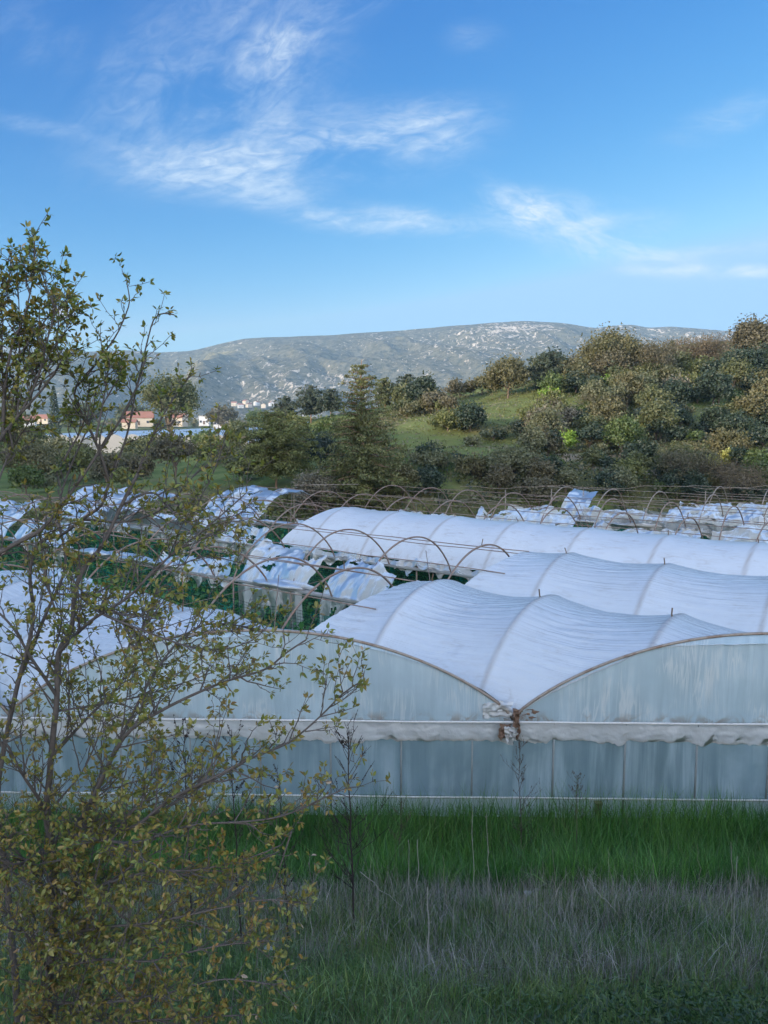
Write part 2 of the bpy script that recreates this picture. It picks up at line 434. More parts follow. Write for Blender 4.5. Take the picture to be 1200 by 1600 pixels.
def terrain(x, y):
    x = np.asarray(x, float); y = np.asarray(y, float); x, y = np.broadcast_arrays(x, y)
    bank = np.interp(y, BY, BZ) + (fbm(x * .8, y * .8, 3) - .5) * .35 * sstep(12.8, 9.5, y)
    far = sstep(900, 1500, y)
    rr = np.clip(rbf(x, y), -2, 60)
    und = (fbm(x * .06, y * .06, 11) - .5) * 2.4 * sstep(58, 85, y) * sstep(2, 6, rr)
    mid = (rr + und) * (1 - far) + 4 * far
    b = sstep(51, 60, y)
    z = bank * (1 - b) + mid * b
    pr = x * SUN_H[0] + y * SUN_H[1]
    la = -x * SUN_H[1] + y * SUN_H[0]
    hill = 41 * sstep(22, 150, pr) * (1 - .8 * sstep(170, 420, pr)) * (.9 + .25 * (fbm(la * .012, pr * .012, 5) - .5)) * sstep(900, 500, np.abs(la))  # unseen hill behind the camera, shaped to keep the foreground in shade
    return z + hill
def T(x, y): return float(terrain(np.array([x]), np.array([y]))[0])

# ---- ground sheet
xs = np.concatenate([-np.geomspace(60, 3800, 55)[::-1], np.linspace(-58, 90, 260), np.geomspace(92, 3800, 55)])
ys = np.concatenate([-np.geomspace(30, 700, 40)[::-1], np.linspace(-28, 2.5, 40), np.linspace(2.7, 16, 110), np.linspace(17, 51, 30), np.linspace(52, 160, 170), np.geomspace(163, 3300, 80)])
GX, GY = np.meshgrid(xs, ys)
GZ = terrain(GX, GY)
# own colours of the ground: r = fresh green, g = dry grass / straw, b = bare earth
n1 = fbm(GX * .09, GY * .09, 21); n2 = fbm(GX * .35, GY * .35, 22)
pxs = 600 + F * GX / np.maximum(GY, 1)
fresh = sstep(.45, .6, n1) * .5
fresh = np.maximum(fresh, .75 * sstep(-5, -15, GX) * sstep(80, 95, GY) * sstep(190, 150, GY) * (.35 + .65 * sstep(.35, .6, fbm(GX * .05, GY * .05, 24))))
fresh = np.where(GY < 52, .3, fresh)
earth = np.zeros_like(GX)
for (px_, py_, d_, rx, ry) in [(905, 708, 74, 3.2, 2.2), (880, 722, 72, 2.5, 1.2), (1040, 742, 67, 2.6, .7), (975, 705, 76, 2.2, .7), (1180, 655, 96, 3, 1), (1165, 652, 95, 2.0, .6), (945, 600, 112, 3.5, 2.0), (1000, 735, 68, 1.5, .6), (930, 735, 68, 1.3, .7)]:
    p = at_y(px_, py_, d_)
    earth = np.maximum(earth, sstep(1.3, .6, np.hypot((GX - p[0]) / rx, (GY - p[1]) / ry) + (n2 - .5) * 1.2))
pys = 660 + (CZ - GZ) / np.maximum(GY, 1) * F
MEADOW = [(784, 634, 84, 30), (668, 674, 54, 22), (765, 694, 80, 18), (905, 634, 34, 13), (1150, 650, 75, 16), (1000, 664, 24, 9), (640, 700, 26, 12)]
mead = np.zeros_like(GX)
for (mx, my, ma, mb_) in MEADOW: mead = np.maximum(mead, sstep(1.25, .7, np.hypot((pxs - mx) / ma, (pys - my) / mb_) + (n2 - .5) * .5))
mead = np.where((GY > 56) & (GY < 150), mead, 0)
fresh = np.maximum(fresh, .0) * (1 - mead) + .45 * mead
gcol = np.stack([fresh, np.maximum(sstep(.4, .7, n2), mead), earth], -1)
m, nt_, out = newmat('ground_soil_and_grass')
at = N(nt_, 'Attribute', attribute_name='Col'); sp = N(nt_, 'SeparateColor'); L(nt_, at.outputs[0], sp.inputs[0])
g = N(nt_, 'NewGeometry')
fine = noise(nt_, g.outputs['Position'], 1.3, 8, .7); big = noise(nt_, g.outputs['Position'], .06, 5, .6)
c = mixc(nt_, fine, (.055, .062, .026), (.11, .105, .05))
c = mixc(nt_, mathn(nt_, 'MULTIPLY', sp.outputs[1], .6), c, (.23, .22, .095))
c = mixc(nt_, mathn(nt_, 'MULTIPLY', sp.outputs[0], ramp(nt_, fine, .15, .6)), c, (.085, .16, .028))
c = mixc(nt_, mathn(nt_, 'MULTIPLY', ramp(nt_, big, .55, .7), .4), c, (.05, .06, .03))
c = mixc(nt_, sp.outputs[2], c, mixc(nt_, fine, (.22, .17, .12), (.40, .33, .25)))
b = N(nt_, 'BsdfPrincipled', Roughness=.95); b.inputs['Specular IOR Level'].default_value = .1; L(nt_, c, b.inputs[0])
bp = N(nt_, 'Bump', Strength=.8, Distance=.25); L(nt_, fine, bp.inputs['Height']); L(nt_, bp.outputs[0], b.inputs['Normal'])
L(nt_, b.outputs[0], out.inputs[0]); M['ground'] = m
mb = MB(); mb.grid(np.stack([GX, GY, GZ], -1), col=gcol)
tag(mb.build('ground', M['ground'], smooth=True), kind='structure')

# ---- mountains
RIDGE = [(-700, 560), (-300, 556), (-80, 552), (40, 558), (105, 556), (150, 552), (200, 549), (255, 553), (305, 551), (345, 541), (385, 532), (450, 530), (520, 527), (600, 522), (700, 514), (760, 509), (815, 506), (870, 509), (925, 517),
         (950, 513), (975, 511), (1005, 516), (1040, 514), (1085, 518), (1120, 521), (1165, 521), (1260, 528), (1500, 530), (2000, 545)]
m, nt_, out = newmat('mountain_scrub_and_rock')
g = N(nt_, 'NewGeometry'); at = N(nt_, 'Attribute', attribute_name='Col'); sp = N(nt_, 'SeparateColor'); L(nt_, at.outputs[0], sp.inputs[0])
P_ = g.outputs['Position']
sc1 = noise(nt_, P_, .012, 6, .65); sc2 = noise(nt_, P_, .055, 5, .7)
c = mixc(nt_, ramp(nt_, sc2, .36, .6), (.060, .066, .046), (.165, .158, .110))
c = mixc(nt_, mathn(nt_, 'MULTIPLY', ramp(nt_, sc1, .45, .65), .35), c, (.10, .10, .06))
rk = noise(nt_, P_, .085, 5, .66, .5, (1.0, .40, .50)); rm = noise(nt_, P_, .0035, 4, .6)
rock = ramp(nt_, mathn(nt_, 'ADD', mathn(nt_, 'ADD', rk, mathn(nt_, 'MULTIPLY', mathn(nt_, 'SUBTRACT', rm, .5), .28)), mathn(nt_, 'MULTIPLY', sp.outputs[0], .13)), .62, .69)
c = mixc(nt_, rock, c, mixc(nt_, sc2, (.42, .37, .30), (.62, .56, .47)))
c = mixc(nt_, mathn(nt_, 'MULTIPLY', sp.outputs[1], ramp(nt_, sc2, .3, .55)), c, (.30, .265, .13))
b = N(nt_, 'BsdfDiffuse'); L(nt_, c, b.inputs[0])
bp = N(nt_, 'Bump', Strength=.9, Distance=13.0); L(nt_, mathn(nt_, 'ADD', sc2, mathn(nt_, 'MULTIPLY', rock, .3)), bp.inputs['Height']); L(nt_, bp.outputs[0], b.inputs['Normal'])
L(nt_, b.outputs[0], out.inputs[0]); M['mountain'] = m
def mountain(name, pxs, ridge, r0, rr, r1, base_z, seed, rockiness):
    px = np.linspace(pxs[0], pxs[1], pxs[2]); rp = np.array(ridge)
    top_py = np.interp(px, rp[:, 0], rp[:, 1])
    k = np.array([1, 2, 3, 2, 1]) / 9; top_py = np.convolve(np.pad(top_py, 2, mode='edge'), k, 'valid')
    s = np.linspace(0, 1.35, 170)
    PX, S = np.meshgrid(px, s)
    Rr = np.where(S <= 1, r0 + (rr - r0) * S, rr + (r1 - rr) * (S - 1) / .35)
    X = (PX - 600) / F * Rr * 1.0; Y = Rr
    TZ = CZ + (660 - top_py[None]) / F * rr * 1.0
    prof = np.where(S <= 1, np.clip(S, 0, 1) ** 1.15, 1 - ((S - 1) / .35) ** 1.5 * .6)
    gul = 1 - np.abs(2 * fbm(X * .0032 + Y * .0010, Y * .0012, seed, 5) - 1)       # ridged gullies running down the slope
    det = fbm(X * .012, Y * .008, seed + 3, 5) - .5
    env = np.clip(S, 0, 1) * (1 - np.clip(S, 0, 1)) * 4
    Z = base_z + (TZ - base_z) * prof + (gul - .62) * 125 * env + det * 38 * (env * .8 + .12 * (S > .02))
    return px, PX, S, X, Y, Z, env, gul
px, PX, S, X, Y, Z, env, gul = mountain('', (-700, 2000, 560), RIDGE, 1500, 2700, 3700, 4, 40, 1)
# the spur that comes down left of the long ridge, and the hollow beyond it
spur_px = np.interp(S, [0, .35, .7, 1.0], [300, 316, 338, 385])
dd = PX - spur_px
Z += env ** .7 * sstep(1.0, .72, S) * (60 * np.exp(-(dd / 26) ** 2) * sstep(.9, .45, S) - 95 * np.exp(-((dd + 95) / 70) ** 2))
rock = sstep(.5, .75, fbm(X * .004, Y * .004, 77)) * .5 + .62 * np.exp(-((PX - 740) / 150) ** 2) * np.exp(-((S - .62) / .3) ** 2) + .35 * sstep(640, 900, PX) * sstep(.45, .75, S) + .35 * np.exp(-((PX - 345) / 45) ** 2) * np.exp(-((S - .93) / .12) ** 2)
rock = rock + .22 * np.exp(-((PX - 470) / 120) ** 2) * np.exp(-((S - .25) / .2) ** 2) + .35 * np.exp(-((PX - 1040) / 90) ** 2) * np.exp(-((S - .8) / .12) ** 2)
terr = np.exp(-((dd + 22) / 34) ** 2) * sstep(.2, .5, S) * sstep(.98, .8, S) * (.35 + .65 * (np.sin(Z * .22) > .1))
mb = MB(); mb.grid(np.stack([X, Y, Z], -1), col=np.stack([rock.clip(0, 1), terr.clip(0, 1), 0 * rock], -1))
tag(mb.build('mountain', M['mountain'], smooth=True), kind='structure')
# paler far range at the left
FAR = [(-500, 560), (-100, 548), (0, 545), (45, 543), (75, 541), (100, 546), (130, 551), (180, 560), (300, 575), (500, 590)]
px, PX, S, X, Y, Z, env, gul = mountain('', (-500, 500, 200), FAR, 3300, 3750, 4100, 4, 60, 1)
rock = np.exp(-((PX - 92) / 14) ** 2) * sstep(.7, .9, S)
mb = MB(); mb.grid(np.stack([X, Y, Z], -1), col=np.stack([rock, 0 * rock, 0 * rock], -1))
tag(mb.build('distant_mountain', M['mountain'], smooth=True), kind='structure')

# ---- air
HAZE = True
if HAZE:
    m, nt_, out = newmat('haze_air')
    v = N(nt_, 'VolumePrincipled', Density=0.00015, Anisotropy=.0); v.inputs['Color'].default_value = (.40, .68, 1, 1)
    L(nt_, v.outputs[0], out.inputs['Volume'])
    mb = MB(); mb.box((0, 1750, 197), (8400, 5100, 410))
    tag(mb.build('haze', m), kind='stuff')
# ------------------------------------------------------------------ greenhouses
U = np.array([-.8, .6]); NV = np.array([.6, .8])
S0, W = 10.5, 6.1
ZG, RISE, ZR = 2.12, 1.85, .46           # gutter height, rise of the arch, base rail height
def tw(o): return (15.0 - .8132 * o) / .5824           # where a line of offset o meets the front wall
def pt(o, t, z):
    o, t, z = np.broadcast_arrays(np.asarray(o, float), np.asarray(t, float), np.asarray(z, float))
    return np.stack([NV[0] * o + U[0] * t, NV[1] * o + U[1] * t, z], -1)
def prof(q):
    q = np.clip(np.abs(q), 0, 1)
    return .72 * (1 - q ** 2.15) + .28 * np.sqrt(np.maximum(0, 1 - q ** 2))
def oo(k, q): return S0 + W * k + q * W / 2
def crown(k, q): return ZG + RISE * prof(q)
FRONT_N = np.array([-.0227, -1.0, 0])
DT = 3.1
PH = {-1: 9.5, 0: 7.3, 1: 4.6, 2: 6.6, 3: 5.2, 4: 6.1, 5: 5.5, 6: 4.9, 7: 6.0}
def arch_ts(k, t0, t1):
    j0 = math.ceil((t0 - PH[k]) / DT); j1 = math.floor((t1 - PH[k]) / DT)
    return [PH[k] + j * DT for j in range(j0, j1 + 1)]
def tback(k): return (51 - .8 * oo(k, 0)) / .6
def tview(k):
    o = oo(k, 0); return (.6 * o + .62 * .8 * o) / (.8 - .62 * .6)    # leaves the frame at the left
def tright(k):
    o = oo(k, 0); return (.6 * o - .62 * .8 * o) / (.8 + .62 * .6)

def arch_mesh(k, t, r=.022, dz=0.0, lean=0.0):
    q = np.linspace(-1, 1, 33)
    P = pt(oo(k, q * .995), t + lean * (1 - q ** 2), crown(k, q) + dz)
    P = np.concatenate([[P[0] - [0, 0, .25]], P, [P[-1] - [0, 0, .25]]])
    mb = MB(); mb.tube(P, r, 6); return mb

TENS = {1: 1.25, 2: 1.0, 0: .9, 3: .35, -1: .5}
def roof_mesh(k, q0, q1, t0f, t1f, sag=.16, nt_=190, nq=150, lift=.045):
    q = np.linspace(q0, q1, nq)[None]; i = np.linspace(0, 1, nt_)[:, None]
    t0 = t0f(q); t1 = t1f(q)
    t = t0 + (t1 - t0) * i; qq = np.broadcast_to(q, t.shape)
    fr = ((t - PH[k]) / DT) % 1.0
    near = np.minimum(fr, 1 - fr)
    s = np.sin(np.pi * fr) ** .8
    topw = np.cos(qq * np.pi / 2) ** .6
    z = crown(k, qq) + lift - sag * s * topw
    z += (fbm(t * .9, qq * 3, 5 + k) - .5) * .09 * s
    fan = sstep(-1.0, -.75, qq) * sstep(.25, -.1, qq) * (.35 + .65 * fbm(t * .35, qq * 2.5, 15 + k))
    ph_ = qq * 74 + 4.5 * np.sin(np.pi * (fr - .5)) * (qq + .5) * 3 + 5 * fbm(t * .35, qq * 3, 9 + k)
    tens = (np.sin(ph_) + .6 * np.sin(ph_ * 1.73 + 1)) * .009 * s * fan * TENS.get(k, .4)
    z += tens
    rib = np.exp(-(near * DT / .07) ** 2)
    val = sstep(.80, 1.0, np.abs(qq)) * (.4 + .6 * fbm(t * .6, qq, 31 + k))
    P = pt(oo(k, qq), t, z)
    mb = MB(); mb.grid(P, col=np.stack([rib * (.5 + .5 * fbm(t, qq * 6, 70)), val * .8, 0 * z], -1), uv=np.stack([t, qq * W / 2 * 1.15], -1))
    return mb

def torn_sheet(k, ta, tb, qa, qb, hang, seed, sag=.25, tat=.6):
    """a piece of old film lying over the arches from qa down to qb, its free end hanging in tatters"""
    nt_, nq, nh = int(max(20, (tb - ta) / .07)), 30, 22
    t = np.linspace(ta, tb, nt_)[:, None]
    q = np.linspace(qa, qb, nq)[None]
    qe = qa + (fbm(t * .8, 0 * t + seed, seed, 5) - .5) * min(.9, 1.4 * abs(qb - qa))
    qq = qe + (qb - qe) * (q - qa) / (qb - qa)
    fr = ((t - PH[k]) / DT) % 1.0
    z = crown(k, qq) - sag * np.sin(np.pi * fr) * (.4 + .6 * np.cos(qq * np.pi / 2)) + .03
    nz = (fbm(t * 1.6 + seed, qq * 5, seed + 1) - .5)
    z = z + nz * .38 + (fbm(t * 5 + seed, qq * 12, seed + 21) - .5) * .10; tt = t + (fbm(t * 1.1, qq * 4, seed + 2) - .5) * .35 + 0 * qq
    o = oo(k, qq) + (fbm(t * 2.1, qq * 4, seed + 3) - .5) * .25
    body = pt(o, tt, z)
    if hang > 0:
        h = np.linspace(0, 1, nh)[None, 1:]
        Lh = hang * (1 - tat + tat * sstep(.25, .75, fbm(t * 1.1 + seed, 0 * t, seed + 4, 3)) * 1.3) * (1 - .35 * sstep(.55, .7, vnoise(t * 5 + seed, 0 * t, seed + 8)))
        ob = o[:, -1:] + np.sign(qb) * (.06 + .2 * (fbm(t * 1.7, h * 1.5, seed + 5) - .5) * (.3 + h))
        th = tt[:, -1:] + (fbm(t * .9, h * 2, seed + 6) - .5) * .5 * h
        wv = .07 * np.sin(t * 9 + 4 * fbm(t * .7, h, seed + 7)) * h
        hangP = pt(ob + wv, th, z[:, -1:] - Lh * h)
        body = np.concatenate([body, hangP], 1)
    n = body.shape[1]
    vv = np.broadcast_to(np.linspace(0, 3, n)[None], body.shape[:2])
    uu = np.broadcast_to(t, body.shape[:2])
    edge = np.maximum(sstep(.8, 1, vv / 3), sstep(.25, 0, vv / 3)) * .8
    hole = fbm(uu * 1.3 + seed, vv * 1.9, seed + 11, 4) + .16 * sstep(1.6, 3, vv) * (.5 + vnoise(uu * 6 + seed, vv * 1.1, seed + 12)) + .10 * sstep(.5, 0, vv)
    mb = MB(); mb.grid(body, col=np.stack([0 * vv, edge, 0 * vv], -1), uv=np.stack([uu, vv], -1), keep=hole < .77)
    return mb

def crumple(o0, t0, z0, sz, seed, squash=1.0):
    """a crumpled heap of old film lying along a gutter"""
    a = np.linspace(0, 1, 30)[:, None]; b = np.linspace(0, 1, 20)[None]
    r = .5 + .5 * fbm(a * 5, b * 6, seed)
    ang = b * 2 * np.pi
    prof_ = np.sin(a * np.pi) ** .5
    t = t0 + (a - .5) * sz[0] + (fbm(a * 6, b * 6, seed + 1) - .5) * .3
    o = o0 + np.cos(ang) * sz[1] * r * prof_
    z = z0 + np.sin(ang) * sz[2] * r * prof_ * squash + sz[2] * .4
    mb = MB(); mb.grid(pt(o, t, z), uv=np.stack([a * sz[0] + 0 * b, b * 2 + 0 * a], -1), col=np.stack([0 * r, .5 * r, 0 * r], -1)); return mb

GH = {}
LAB = {-1: 'plastic greenhouse span at the left end of the front wall, mostly behind the leafy tree',
       0: 'front greenhouse span with an intact white roof and arched end, beside the leafy tree',
       1: 'right front greenhouse span, creased film end wall and taut roof torn open at the back',
       2: 'second greenhouse span back, covered at the right by a taut bluish sheet with loose hem',
       3: 'long third greenhouse span with a mud-speckled white roof and torn left part',
       4: 'torn greenhouse span just behind the long mud-speckled roof, rusty arches bare',
       5: 'bare-arched greenhouse span with scraps of film, second behind the speckled roof',
       6: 'bare greenhouse frame with a white tent-like scrap of film near its left end',
       7: 'farthest greenhouse span, pale bare arches under the wooded hillside'}
film_spans = {-1: (None, 17.0), 0: (None, 22.0), 1: (None, 12.05), 2: (None, 11.6), 3: (None, 24.6)}
for k in range(-1, 8):
    o = oo(k, 0)
    p0 = pt(o, max(tw(o), tright(k) if k > 1 else -99), 0)
    root = empty('greenhouse_span', p0, LAB[k], 'greenhouse', 'joined greenhouse spans below the bank')
    GH[k] = root
    tstart = tw(o) if k <= 1 else max(tw(o), tright(k) - 1.5)
    tend = min(tback(k), tview(k) + 2.5, 62)
    if k == -1: tend = 17
    cov = film_spans.get(k)
    rust = M['rust'] if k < 6 else M['rust_pale']
    # arches
    for t in arch_ts(k, tstart + .6, tend):
        covered = cov is not None and t < cov[1]
        if covered and k <= 1 and t < max(tw(oo(k, -1)), tw(oo(k, 1))) :
            # arch cut by the skewed front wall: only the part behind the wall
            q = np.linspace(-1, 1, 60); ok = tw(oo(k, q)) < t - .05
            q = q[ok]
            if len(q) < 8: continue
            mb = MB(); mb.tube(pt(oo(k, q * .995), t, crown(k, q)), .03, 6)
        else:
            mb = arch_mesh(k, t, .028 if covered else (.033 if k < 5 else .034), 0, rng.normal(0, .10) if not covered else 0)
        mb.build('arch', rust, root, True)
        # ridge stake
        if (covered or rng.random() < .6) and k < 5 and tw(oo(k, 0)) < t:
            mb = MB(); a = pt(o, t, ZG + RISE - .03); mb.tube([a, a + [rng.normal(0, .02), 0, .12], a + [rng.normal(0, .04), 0, .26]], .017, 5)
            mb.build('stake', M['wood'], root)
    # gutter on the near side and its posts
    og = oo(k, -1)
    tg0 = tw(og) if k <= 1 else max(tw(og), tstart - 1)
    if k > -1:
        tt = np.linspace(tg0, tend, 60)
        mb = MB()
        cs = [(-.11, .07), (-.10, -.01), (-.05, -.05), (.05, -.05), (.10, -.01), (.11, .07), (.095, .07), (.085, 0), (.04, -.035), (-.04, -.035), (-.085, 0), (-.095, .07)]
        cs = np.array(cs + cs[:1])
        wob = (fbm(tt * .25, 0 * tt, 90 + k) - .5) * .08
        P = np.stack([pt(og + c_[0], tt, ZG - .02 + c_[1] + wob) for c_ in cs], 1)
        mb.grid(P); mb.build('gutter', M['gutter'], root)
        for t in arch_ts(k, tg0 + .8, tend):
            mb = MB(); mb.tube(pt(og, np.array([t, t, t]), np.array([0, 1, ZG - .07])), .035, 6)
            mb.build('post', M['rust_pale'] if k % 2 else rust, root, True)
    # purlins
    tp0 = (cov[1] - .6) if (cov and k in (1, 2, 3)) else tstart + .5
    if k >= 1:
        for q in ((0, -.55, .55) if k < 6 else (0, -.6, .6)):
            tt = np.linspace(tp0, tend, 40)
            mb = MB(); mb.tube(pt(oo(k, q), tt, crown(k, q) + (-.035) + (fbm(tt * .3, 0 * tt, int(200 + k + q * 10)) - .5) * .10), .017, 5)
            mb.build('purlin', rust, root, True)
        if k <= 5:   # low bracing rail across the bay and diagonal struts
            for t in arch_ts(k, tp0 + .5, tend)[::2]:
                mb = MB(); mb.tube(pt(np.array([oo(k, -1), oo(k, 1)]), t, np.array([ZG + .05, ZG + .05])), .012, 5); mb.build('tie_rod', rust, root, True)
            for t in arch_ts(k, tp0 + .5, tend)[::3]:
                mb = MB(); mb.tube(pt(oo(k, np.array([-.97, -.35])), np.array([t, t + 1.6]), np.array([ZG, crown(k, .35) - .03])), .013, 5); mb.build('brace', rust, root, True)

# ---- white film roofs
def cf(v): return lambda q: v + 0 * q
GH_roof = {}
roof_mesh(-1, -1, 1, lambda q: tw(oo(-1, q)) - .05, cf(17.)).build('roof_film', M['roof'], GH[-1], True)
roof_mesh(0, -1, 1, lambda q: tw(oo(0, q)) - .05, cf(22.)).build('roof_film', M['roof'], GH[0], True)
roof_mesh(1, -1, 1, lambda q: tw(oo(1, q)) - .05, lambda q: 12.05 + .9 * np.abs(q) ** 1.5 * (q < 0) - .5 * (np.cos(q * 2) - .4), sag=.24).build('roof_film', M['roof'], GH[1], True)
roof_mesh(2, -.80, 1, cf(tright(2) - 1.5), lambda q: 11.3 + 1.3 * np.abs(np.minimum(q, 0)) ** 1.6, sag=.15).build('roof_film', M['roof'], GH[2], True)
roof_mesh(3, -.97, 1, cf(tright(3) - 1.5), lambda q: 24.4 + 1.4 * np.abs(q) ** 1.4, sag=.08, nt_=260).build('roof_film', M['roof_dirty'], GH[3], True)

# loose hem of the second span: a hanging skirt below the roof sheet
def skirt(k, q, t0, t1, drop, seed, mat, name='film_skirt', out=.05):
    t = np.linspace(t0, t1, 140)[:, None]; h = np.linspace(0, 1, 12)[None]
    z0 = crown(k, q) - .02
    Z_ = z0 - (drop * (1 + .18 * (fbm(t * .8, 0 * t, seed) - .5))) * h
    o_ = oo(k, q) - out - .25 * h * 1.0 + .06 * np.sin(t * 5 + 5 * fbm(t * .6, h, seed)) * h
    mb = MB(); mb.grid(pt(o_, t + 0 * h, Z_), uv=np.stack([t + 0 * h, h * drop + 0 * t], -1), col=np.stack([0 * Z_, sstep(.75, 1, h) * .7 + 0 * Z_, 0 * Z_], -1))
    mb.build(name, mat, GH[k], True)
skirt(2, -.80, tright(2) - 1.5, 12.2, .80, 5, M['torn'])
mb = MB()   # rolled end of that sheet
tt = np.linspace(0, 1, 30); mb.tube(pt(oo(2, -.80 + .05 * np.sin(tt * 9)) - .2, 12.3 - .5 * tt + .08 * np.sin(tt * 14), crown(2, .8) + .1 - .75 * tt), .10 + .05 * np.sin(tt * 17), 8)
mb.build('torn_cover', M['torn'], GH[2], True)

# ---- front wall, one run per span
def wall_run(k, ncell=60):
    root = GH[k]
    q = np.linspace(-1, 1, ncell); o = oo(k, q); t = tw(o)
    top = crown(k, q)
    # arched infill
    h = np.linspace(0, 1, 22)[:, None]
    z = ZG - .03 + (top - ZG + .03)[None] * h
    off = (fbm(q[None] * 6, z * 1.5, 300 + k) - .5) * .05
    P = pt(o[None], t[None], z) + FRONT_N * (0.0 + off[..., None])
    stain = sstep(.25, 0, h * (top - ZG)[None]) * (.5 + .5 * fbm(q[None] * 20, h, 8)) + sstep(.86, 1, np.abs(q))[None] * .8 * (1 - h)
    mb = MB(); mb.grid(P, col=np.stack([0 * z, stain.clip(0, 1), 0 * z], -1), uv=np.stack([np.broadcast_to(q * 5.1, z.shape), z], -1))
    mb.build('end_film', M['endwall'], root, True)
    # lower wall
    h = np.linspace(0, 1, 14)[:, None]; z = ZR + (ZG - ZR - .03) * h + 0 * q[None]
    off = (fbm(q[None] * 5, z * .8, 310 + k) - .5) * .04
    mb = MB(); mb.grid(pt(o[None], t[None], z) + FRONT_N * (.02 + off[..., None]), uv=np.stack([np.broadcast_to(q * 5.1, z.shape), z], -1)); mb.build('side_film', M['lowwall'], root, True)
    # film below the base rail
    z = np.linspace(.02, ZR - .02, 8)[:, None] + 0 * q[None]
    off = (fbm(q[None] * 8, z * 3, 320 + k) - .5) * .08
    mb = MB(); mb.grid(pt(o[None], t[None], z) + FRONT_N * (.03 + off[..., None]), uv=np.stack([np.broadcast_to(q * 5.1, z.shape), z], -1)); mb.build('base_film', M['base_film'], root, True)
    # folded strip of film under the gutter rail
    qf = np.linspace(-1, 1, 420); of = oo(k, qf); tf = tw(of); sx_ = qf * 5.1
    dl = .40 + .13 * (fbm(sx_ * .7, 0 * sx_, 330 + k) - .5) + .05 * (fbm(sx_ * 1.4, 0 * sx_, 355 + k) - .3) + .10 * sstep(.55, .8, fbm(sx_ * 2.2, 0 * sx_, 350 + k))
    h = np.linspace(0, 1, 26)[:, None]
    dl = dl + .06 * (fbm(sx_ * 9, 0 * sx_, 370 + k) - .5)
    bul = .025 * (fbm(sx_[None] * 4, h * 3, 380 + k) - .5) + .015 * (fbm(sx_[None] * 11, h * 5, 381 + k) - .5) + .03 + .035 * np.sin(h * 2.6) * (.5 + fbm(sx_[None] * 1.3, h * 2, 340 + k)) + .02 * np.sin(sx_[None] * 11 + 6 * fbm(sx_[None] * .8, h, 7)) * h
    P = pt(of[None], tf[None], ZG - .03 - dl[None] * h) + FRONT_N * bul[..., None]
    mb = MB(); mb.grid(P, uv=np.stack([np.broadcast_to(sx_, bul.shape), h * .5 + 0 * bul], -1), col=np.stack([0 * bul, sstep(.8, 1, h) * .8 + 0 * bul, 0 * bul], -1)); mb.build('folded_strip', M['flap'], root, True)
    ends = np.array([-1, 1.0])
    for nm, zz, r, mt in (('gutter_rail', ZG, .026, M['white_pipe']), ('base_rail', ZR, .022, M['white_pipe'])):
        mb = MB(); xx = np.linspace(-1, 1, 20)
        mb.tube(pt(oo(k, xx), tw(oo(k, xx)), zz + (fbm(xx * 3, 0 * xx, 360 + k) - .5) * .02) + FRONT_N * (.14 if zz > 1 else .07), r, 8); mb.build(nm, mt, root, True)
    mb = MB(); mb.tube(pt(o, t, top + .012) + FRONT_N * .02, .03, 7); mb.build('rim_arch', M['rust_pale'], root, True)
    for j in range(-3, 4):
        qq = j * .28
        mb = MB(); mb.tube(pt(oo(k, np.array([qq, qq])), tw(oo(k, qq)), np.array([0, ZG - .03])) + FRONT_N * .022, .022, 6); mb.build('wall_post', M['wall_post'], root, True)
    for qq in (-.5, 0, .5):
        mb = MB(); mb.tube(pt(oo(k, np.array([qq, qq])), tw(oo(k, qq)), np.array([ZG, crown(k, qq) - .02])) - FRONT_N * .04, .022, 6); mb.build('wall_post', M['rust_pale'], root, True)
for k in (-1, 0, 1, 2): wall_run(k)

# crumpled film and brown scrap where the two front spans meet
oj = oo(1, -1); tj = tw(oj)
def front_scrap(dx0, dx1, z0, z1, seed, mat, name, outw=.17):
    a = np.linspace(0, 1, 24)[None]; h = np.linspace(0, 1, 18)[:, None]
    base = pt(oj, tj, 0)
    xx = dx0 + (dx1 - dx0) * a + (fbm(a * 4, h * 4, seed) - .5) * .12
    zz = z0 + (z1 - z0) * h * (.75 + .4 * fbm(a * 5, 0 * a, seed + 1)) + (fbm(a * 5, h * 5, seed + 2) - .5) * .08
    yy = -outw - (fbm(a * 5, h * 6, seed + 3) - .5) * .22
    P = np.stack([base[0] + xx + 0 * zz, base[1] + yy + 0 * zz, zz + 0 * xx], -1)
    mb = MB(); mb.grid(P, uv=np.stack([xx + 0 * zz, zz + 0 * xx], -1), col=np.stack([0 * P[..., 0], .6 * fbm(a * 4, h * 4, seed + 5), 0 * P[..., 0]], -1)); mb.build(name, mat, GH[1], True)
front_scrap(-.30, -.08, ZG - .02, ZG - .36, 1, M['scrap'], 'torn_cover', .16)
front_scrap(-.02, .10, ZG + .20, ZG - .36, 4, M['scrap'], 'torn_cover', .18)
front_scrap(-.18, .04, ZG - .05, ZG - .40, 2, M['flap'], 'torn_cover', .24)
front_scrap(-.62, -.05, ZG + .06, ZG + .42, 3, M['torn'], 'torn_cover', .05)
front_scrap(.0, .55, ZG + .05, ZG + .25, 9, M['scrap'], 'torn_cover', .0)
mb = MB(); b_ = at_y(933, 1250, 14.72); mb.box((b_[0], b_[1] - .1, .22), (.12, .10, .5)); mb.box((b_[0], b_[1] - .1, .485), (.15, .12, .03))
mb.build('anchor_post', M['wood'], GH[1])

